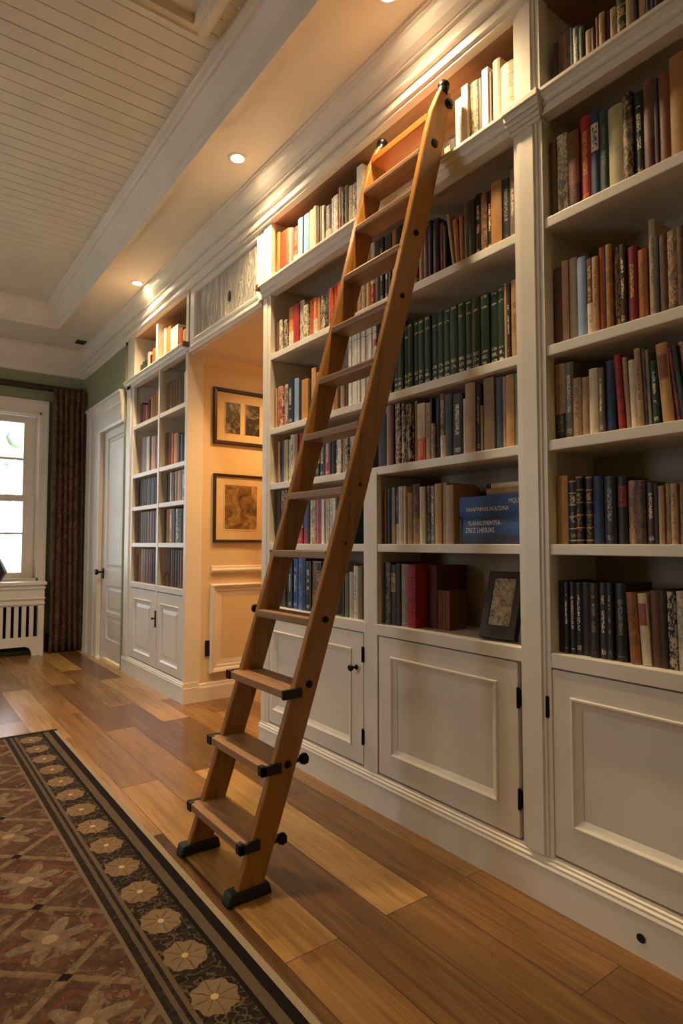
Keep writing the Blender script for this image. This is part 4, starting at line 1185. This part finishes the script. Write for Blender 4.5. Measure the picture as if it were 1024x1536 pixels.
def book_mat(c1, st, c2):
    key = (c1, st, c2)
    if key in _bm: return _bm[key]
    k = Nodes(('%s %s book cover' % (c1, {'p': 'plain', 't': 'lettered', 'm': 'mottled', 'b': 'banded', 'w': 'two-tone', 'l': 'labelled', 'v': 'gilt', 'z': 'magazine'}[st])).replace(' ', '_'))
    A = lin(HEX[c1]); B = lin(HEX[c2]) if c2 else tuple(x*.6 for x in A[:3])+(1,)
    g = k.xyz(k.coord('Generated')); o = k.xyz(k.coord()); r = k.rnd()
    ov = k.vec(o[0], k.add(o[1], k.mul(r, 9.)), k.add(o[2], k.mul(r, 5.)))
    n = k.noise(ov, 38, 4, .65); n2 = k.noise(k.vec(o[0], k.mul(k.add(o[1], r), 3.), o[2]), 90, 2)
    col = k.mix(k.remap(n, .35, .68, 0, .45), A, tuple(x*.55 for x in A[:3])+(1,))
    front = k.lt(g[0], .12); yc = k.abs(k.sub(g[1], .5)); z = g[2]
    # rubbed head and tail of the spine
    rub = k.mul(k.mx(k.gt(z, .985), k.lt(z, .015)), .35)
    col = k.mix(rub, col, tuple(min(1, x*1.5+.03) for x in A[:3])+(1,))
    def letters(pz, py, dens, z0, z1, w):
        cell = k.vec(k.floor(k.math('DIVIDE', k.add(o[1], k.mul(r, 3.)), py)), k.floor(k.math('DIVIDE', o[2], pz)), k.floor(k.mul(r, 50.)))
        gap = k.gt(k.white(k.vec(0., k.floor(k.math('DIVIDE', o[2], pz*6)), k.floor(k.mul(r, 31.)))), .16)
        m = k.mul(k.gt(k.white(cell), dens), k.mul(k.within(z, z0, z1), k.lt(yc, w)))
        return k.mul(k.mul(m, gap), front)
    if st == 't':
        col = k.mix(k.mul(letters(.0032, .0022, .42, .34, .83, .2), .95), col, B)
        col = k.mix(k.mul(letters(.003, .003, .4, .06, .13, .3), .6), col, B)
    elif st == 'm':
        cell = k.white(k.vec(k.floor(k.mul(k.add(o[1], r), 260.)), k.floor(k.mul(o[2], 130.)), 1.))
        n3 = k.noise(k.vec(0., k.mul(k.add(o[1], k.mul(r, 9.)), 1.6), k.add(o[2], k.mul(r, 5.))), 26, 3, .6, .6); f = k.mx(k.remap(n3, .5, .58, 0, 1), k.mul(k.mul(k.gt(cell, .6), k.within(n3, .36, .52)), .8))
        col = k.mix(k.mul(k.mul(f, front), .7), col, B)
        col = k.mix(k.mul(letters(.005, .003, .5, .45, .8, .36), .6), col, tuple(x*.4 for x in A[:3])+(1,))
    elif st == 'b':
        f = k.add(k.mul(z, 5.4), .2); band = k.lt(k.abs(k.sub(k.fract(f), .5)), .05)
        col = k.mix(k.mul(k.mul(band, front), .85), col, B)
        col = k.mix(k.mul(letters(.004, .003, .45, .62, .76, .34), .8), col, B)
        col = k.mix(k.mul(letters(.006, .004, .6, .1, .5, .3), .45), col, B)
    elif st == 'w':
        sp = k.lt(z, k.add(.32, k.mul(r, .14)))
        col = k.mix(sp, col, k.mix(k.remap(n, .35, .68, 0, .4), B, tuple(x*.6 for x in B[:3])+(1,)))
        col = k.mix(k.mul(letters(.004, .0028, .5, .1, .9, .26), .5), col, k.mix(sp, B, A))
    elif st == 'l':
        lab = k.mul(k.mul(k.within(z, .55, .86), k.lt(yc, .42)), front)
        col = k.mix(k.mul(lab, .9), col, B)
        col = k.mix(k.mul(letters(.004, .003, .45, .58, .83, .3), .85), col, tuple(x*.3 for x in A[:3])+(1,))
    elif st == 'v':
        for a, b, d in ((.945, .975, .3), (.80, .83, .35), (.20, .245, .3), (.12, .165, .35), (.04, .075, .35)):
            col = k.mix(k.mul(letters(.0055, .0035, d+.1, a, b, .34), .7), col, B)
    elif st == 'z':
        col = k.mix(k.mul(k.mul(k.within(z, .835, .842), front), .8), col, lin('#3a3634'))
        col = k.mix(k.mul(letters(.004, .002, .55, .2, .8, .25), .35), col, B)
        if c2 == 'red': col = k.mix(k.mul(k.within(z, .66, .75), front), col, lin('#b32a3c'))
    k.bump(n2, .12, .002)
    _bm[key] = k.done(col, {'t': .45, 'p': .55, 'v': .4}.get(st, .5)); return _bm[key]
def page_mat():
    k = Nodes('book_pages'); o = k.xyz(k.coord()); l = k.math('SINE', k.mul(o[1], 9000.))
    return k.done(k.mix(k.remap(l, -1, 1, 0, .35), lin('#d8c7a2'), lin('#8f7c5a')), .85)
PAGE = page_mat()
def cover_bm(w, h, d, hard=True):
    """Boards and rounded spine; spine towards -x, foot at z=0."""
    bm = bmesh.new(); t = min(.0028, w*.16) if hard else min(.0008, w*.1); sag = min(.005, w*.16) if hard else .0006
    n = 7 if hard else 3; hw = w/2
    out = [(d, hw)] + [(sag*(2*i/(n-1)-1)**2, hw*(1-2*i/(n-1))) for i in range(n)] + [(d, -hw)]
    inn = [(d, -hw+t)] + [(sag*(2*i/(n-1)-1)**2+t*1.4, -(hw-t)*(1-2*i/(n-1))) for i in range(n)] + [(d, hw-t)]
    lo_o = [bm.verts.new((x, y, 0)) for x, y in out]; hi_o = [bm.verts.new((x, y, h)) for x, y in out]
    lo_i = [bm.verts.new((x, y, 0)) for x, y in inn[::-1]]; hi_i = [bm.verts.new((x, y, h)) for x, y in inn[::-1]]
    m = len(out)
    for i in range(m-1):
        bm.faces.new((lo_o[i], lo_o[i+1], hi_o[i+1], hi_o[i])); bm.faces.new((lo_i[i+1], lo_i[i], hi_i[i], hi_i[i+1]))
        bm.faces.new((hi_o[i], hi_o[i+1], hi_i[i+1], hi_i[i])); bm.faces.new((lo_o[i+1], lo_o[i], lo_i[i], lo_i[i+1]))
    for i in (0, m-1): bm.faces.new((lo_o[i], hi_o[i], hi_i[i], lo_i[i]))
    return bm, t
def pages_bm(w, h, d, t, hard=True):
    bm = bmesh.new(); k = .003 if hard else .0
    quad_box(bm, t*1.4+min(.005, w*.16), d-k, -w/2+t, w/2-t, k+.0004, h-k-.0002); return bm
ORD = ['first', 'second', 'third', 'fourth', 'fifth', 'sixth', 'seventh', 'eighth', 'ninth', 'tenth', 'eleventh', 'twelfth', 'thirteenth', 'fourteenth', 'fifteenth', 'sixteenth', 'seventeenth', 'eighteenth', 'nineteenth', 'twentieth', 'twenty-first', 'twenty-second', 'twenty-third', 'twenty-fourth', 'twenty-fifth', 'twenty-sixth', 'twenty-seventh', 'twenty-eighth', 'twenty-ninth', 'thirtieth', 'thirty-first', 'thirty-second']
ROW = {'R': 'right bay', 'M': 'middle bay', 'L': 'bay behind ladder'}
SHN = ['top shelf', 'second shelf', 'third shelf', 'fourth shelf', 'fifth shelf', 'lowest shelf']
STY = {'p': '', 't': 'lettered', 'm': 'mottled', 'b': 'banded', 'w': 'two-tone', 'l': 'labelled', 'v': 'gilt-lettered', 'z': ''}
MAXH = {'L0': .36, 'L1': .32, 'L2': .405, 'L3': .285, 'L4': .312, 'L5': .318, 'F2a': .39, 'F2b': .39, 'F3a': .25, 'F3b': .25, 'F4a': .283, 'F4b': .283, 'F5a': .3, 'F5b': .3, 'M3': .283, 'M0': .35, 'F1a': .36}
PAGE_KIND = 'pages'
def place_books():
    rows = {}
    for key, z, txt in BOOKS:
        k = {'L1b': 'L1', 'L2b': 'L2'}.get(key, key)
        z = min([2.745, 2.295, 1.837, 1.535, 1.203, .848] if k[0] == 'F' else [2.775]+SH+[CT], key=lambda q: abs(q-z))
        for ln in txt.split('\n'):
            a, c1, st, c2 = ln.split('|'); ya, yb, h, lean = (float(v) for v in a.split())
            rows.setdefault(k, []).append([ya, yb, h, lean, c1, st, c2, z])
    rnd = random.Random(21); allb = []
    for k, row in rows.items():
        row.sort(key=lambda r: -r[0])
        hi = {'L': 3.152, 'R': 1.244, 'M': 9}.get(k[0]) or (5.71 if k.endswith('a') else 5.02)
        if k in ('M4', 'M5'): hi = 2.158
        lo = {'R': .5, 'M': 1.376, 'L': 2.245 if k in ('L4', 'L5') else .5}.get(k[0], 5.068 if k.endswith('a') else 4.476)
        if k == 'F0b': hi = 5.108
        if k == 'R0': hi = 1.226
        if k == 'F0a': lo = 5.155
        if row[0][0] > hi:                                    # fit between the uprights
            y0 = row[0][0]; y1 = row[-1][1]
            for r in row: r[0] = y1+(r[0]-y1)*(hi-y1)/(y0-y1); r[1] = y1+(r[1]-y1)*(hi-y1)/(y0-y1)
        if row[-1][1] < lo:
            y0 = row[0][0]; y1 = row[-1][1]
            for r in row: r[0] = y0-(y0-r[0])*(y0-lo)/(y0-y1); r[1] = y0-(y0-r[1])*(y0-lo)/(y0-y1)
        for i, (a, b) in enumerate(zip(row, row[1:])):
            if b[0] > a[1]-.0006: b[0] = a[1]-.0006
        row = [r for r in row if r[0]-r[1] > .004]
        for i, (a, b) in enumerate(zip(row, row[1:])):        # room at the top for a book that leans on its left neighbour
            ta, tb = math.tan(R(-a[3])), math.tan(R(-b[3])); zm = min(a[2], MAXH.get(k, .33), b[2])
            lim = a[1]-.0008-(max(0, tb-ta)*zm)
            if a[3] or b[3]: lim -= .0012
            if b[0] > lim:
                w0 = b[0]-b[1]; b[0] = lim; b[1] = min(lim-.7*w0, b[1])
        for i, r in enumerate(row):
            r[2] = max(.1, min(r[2], MAXH.get(k, .33)))
            allb.append((k, i, r))
    def shows(b):
        k, i, r = b; y = (r[0]+r[1])/2; D = math.hypot(1.835, y, r[7]+r[2]/2-1.2)
        return (r[0]-r[1])*r[2]*1.835/D**3
    books = sorted((b for b in allb if b[2][5] != 'z'), key=shows, reverse=True)
    keep = set(map(id, books[:300])); mass = []
    for b in allb:
        k, i, (ya, yb, h, lean, c1, st, c2, z) = b
        w = ya-yb-.0004; d = min(.235, max(.12, h*.72))*rnd.uniform(.92, 1.0); hard = not (st == 'z' or c1 in ('white',) or w < .011)
        x = 1.835+rnd.uniform(-.004, .008); yc = (ya+yb)/2
        if k[0] == 'F': x = 1.85
        rot = 0.
        if lean:
            rot = R(lean); w *= math.cos(rot); h = min(h, .27)
        cb, t = cover_bm(w, h, d, hard); pb = pages_bm(w, h, d, t, hard)
        mt = book_mat(c1, st, c2) if id(b) in keep or st == 'z' else book_mat({'grey': 'dark grey', 'tan': 'brown', 'dark grey': 'dark brown', 'olive tan': 'olive brown', 'rust pink': 'rust brown', 'orange tan': 'golden brown', 'white': 'cream', 'cream': 'golden tan'}.get(c1, c1), 'p', '')
        # a leaning book turns about the lower corner it leans over
        mw = Matrix.Translation((x, yc, z+.0006))
        if rot: mw = Matrix.Translation((x, yc+w/2, z+.0008)) @ Matrix.Rotation(rot, 4, 'X') @ Matrix.Translation((0, -w/2, 0))
        if st != 'z' and id(b) not in keep:
            mass.append((cb, pb, mt, mw)); continue
        kind = 'magazine' if st == 'z' else 'book'
        o = obj(kind, cb, mt, smooth=hard); o.matrix_world = mw
        p = obj('page_block', pb, PAGE); p.parent = o
        far = k[0] == 'F'
        size = '' if far else 'slim' if w < .016 else 'thick' if w > .05 else 'small' if h < .19 else 'tall' if h > .285 else ''
        if k[0] == 'F': where = ('left' if k.endswith('a') else 'right')+' column of far bookcase'
        else: where = ROW[k[0]]
        sh = SHN[int(k[1])]
        words = ' '.join(x for x in (size, STY[st], c1, kind) if x)
        tag(o, '%s, %s from left on %s of %s' % (words, ORD[i], sh, where), kind, '%s on the %s of the %s' % ('magazines' if kind == 'magazine' else 'books', sh, where))
    # the smallest ones left over, nearly all in the far bookcase
    bm = bmesh.new(); mats = []; vs = []
    for cb, pb, mt, mw in mass:
        for g, m in ((cb, mt), (pb, PAGE)):
            if m not in mats: mats.append(m)
            bmesh.ops.transform(g, matrix=mw, verts=g.verts); n0 = len(bm.faces); join(bm, g); bm.faces.ensure_lookup_table()
            for f in bm.faces[n0:]: f.material_index = mats.index(m)
    if mass:
        o = obj('small_books', bm, mats, recalc=False); o['kind'] = 'stuff'; o['label'] = 'rows of small and slim books, most of them in the far bookcase'; o['category'] = 'books'; o['group'] = 'small far books'
    return len(allb), len(mass)
print('books', place_books())

def text_mesh(parent, name, s, mat, matrix, size, sx=1.0):
    c = bpy.data.curves.new('txt', 'FONT'); c.body = s; c.size = size; c.extrude = .0003
    o = bpy.data.objects.new('txt', c); C.objects.link(o); bpy.context.view_layer.update()
    me = bpy.data.meshes.new_from_object(o.evaluated_get(bpy.context.evaluated_depsgraph_get())); bpy.data.objects.remove(o)
    me.transform(matrix @ Matrix.Diagonal((sx, 1, 1, 1))); me.materials.clear(); me.materials.append(mat)
    t = bpy.data.objects.new(name, me); C.objects.link(t); t.parent = parent
    t.matrix_parent_inverse = Matrix.Translation(-Vector(parent.location)); return t
INK = plain('silver_lettering', '#ebe6d8', .5)
def flat_books():
    """Two big blue volumes lying flat, spines out, a pale pair on top of them."""
    spine = Matrix.Translation((0, 0, 0)) @ Matrix(((0, 0, -1, 0), (-1, 0, 0, 0), (0, 1, 0, 0), (0, 0, 0, 1)))   # text x -> -y, text y -> z, facing -x
    def vol(label, x, y0, y1, z0, z1, d, col, st='p', c2=''):
        w = z1-z0; cb, t = cover_bm(w, y1-y0, d, True); pb = pages_bm(w, y1-y0, d, t, True)
        rot = Matrix.Translation((x, y0, (z0+z1)/2)) @ Matrix.Rotation(R(-90), 4, 'X')
        for g in (cb, pb): bmesh.ops.transform(g, matrix=rot, verts=g.verts)
        t = tag(obj('book', cb, book_mat(col, st, c2), smooth=True), label, 'book', 'books lying flat in the middle bay')
        p = obj('page_block', pb, PAGE); p.parent = t; return t
    z = SH[3]+.0006
    a = vol('thick blue book with silver lettering lying flat, bottom of the pile of two', 1.832, 1.384, 1.682, z, z+.106, .15, 'blue')
    text_mesh(a, 'spine_title', 'YLANNLEHENTEA-', INK, Matrix.Translation((1.8315, 1.640, z+.072)) @ spine, .024, .82)
    text_mesh(a, 'spine_title', 'ZREZ LHESUAS', INK, Matrix.Translation((1.8315, 1.652, z+.044)) @ spine, .027, .80)
    bm = bmesh.new(); quad_box(bm, 1.8312, 1.834, 1.386, 1.680, z+.006, z+.032); obj('spine_band', bm, book_mat('dark slate', 'p', ''), a, recalc=True)
    for bk, xx, q0, q1, yy in ((a, 1.8308, z, z+.106, 1.682),):
        bm = bmesh.new(); quad_box(bm, xx, xx+.012, 1.386, yy, q1-.007, q1-.0002); quad_box(bm, xx, xx+.012, yy-.012, yy+.0004, q0+.0004, q1-.0002); obj('board_edge', bm, book_mat('black', 'p', ''), bk)  # black strips: shadow gap painted between the volumes, plus the dark binding end
    z1 = z+.1066
    b = vol('thick blue book with silver lettering lying flat on another blue book', 1.840, 1.380, 1.692, z1, z1+.080, .145, 'blue')
    text_mesh(b, 'spine_title', 'ANARWRNSLIN.RCUNA', INK, Matrix.Translation((1.8395, 1.655, z1+.020)) @ spine, .024, .80)
    text_mesh(b, 'spine_title', 'MQU', INK, Matrix.Translation((1.8395, 1.448, z1+.046)) @ spine, .025, .8)
    z2 = z1+.0806
    vol('slim tan book lying on top of the two blue books', 1.85, 1.378, 1.560, z2, z2+.026, .12, 'tan')
    vol('slim cream book topmost on the pile of blue books', 1.852, 1.380, 1.540, z2+.0266, z2+.044, .11, 'cream')
    yb = 1.715
    for i, (wd, hh, cc) in enumerate(((.030, .252, 'dark brown'), (.034, .246, 'black'), (.032, .25, 'brown'))):
        cb, t = cover_bm(wd, hh, .085, True); pb = pages_bm(wd, hh, .085, t, True)
        bk = obj('book', cb, book_mat(cc, 'p', ''), smooth=True); bk.location = (2.008, yb-wd/2-(.02 if i == 0 else 0), z); yb -= wd+.001+(.02 if i == 0 else 0)
        p = obj('page_block', pb, PAGE); p.parent = bk
        tag(bk, '%s book standing behind the flat blue books, %s from the left' % (cc, ORD[i]), 'book', 'dark books behind the flat blue ones')
    # dark books standing behind the pile's left end are hidden below it; one box set beside the red volume
    m = book_mat('dark red', 'm', 'maroon')
    bm = bmesh.new(); quad_box(bm, 1.90, 2.085, 1.880, 1.944, CT+.0006, CT+.272, .002)
    o = obj('slipcase', bm, m); tag(o, 'dark red slipcase standing beside the red book on the lowest shelf of middle bay', 'slipcase')
    bm = bmesh.new(); 
    for zz in (.03, .20, .245): quad_box(bm, 1.898, 2.086, 1.8785, 1.8805, CT+zz, CT+zz+.012)
    obj('raised_band', bm, book_mat('maroon', 'p', ''), o)
    y = 1.8765
    for i, wd in enumerate((.013, .011, .014, .012, .013)):
        cb, t = cover_bm(wd, .165+.002*(i % 2), .11, True); pb = pages_bm(wd, .165+.002*(i % 2), .11, t, True)
        bk = obj('book', cb, book_mat('rust brown', 'p', '') if i % 2 else book_mat('brown', 'm', 'rust'), smooth=True); bk.location = (1.90, y-wd/2, CT+.0006); y -= wd+.0008
        p = obj('page_block', pb, PAGE); p.parent = bk
        tag(bk, 'small rust brown book, %s in the row of five beside the dark red slipcase' % ORD[i], 'book', 'small brown books on the lowest shelf of middle bay')
flat_books()
# ------------------------------------------------------------------ camera and look
F = 915.
cam = bpy.data.cameras.new('camera'); co = bpy.data.objects.new('camera', cam); C.objects.link(co)
cam.sensor_fit = 'VERTICAL'; cam.sensor_height = 36.; cam.lens = 36.*F/1536.
cam.clip_start = .02
pitch = math.atan(47/F); yaw = math.atan2(677, math.hypot(F, 47))
co.location = (0, 0, 1.2); co.rotation_euler = (math.pi/2+pitch, 0, -yaw)
sc.camera = co
sc.view_settings.view_transform = 'Standard'; sc.view_settings.look = 'None'
sc.view_settings.gamma = 1.0; sc.view_settings.use_curve_mapping = False
sc.view_settings.exposure = 0.82
sc.cycles.max_bounces = 10; sc.cycles.diffuse_bounces = 6
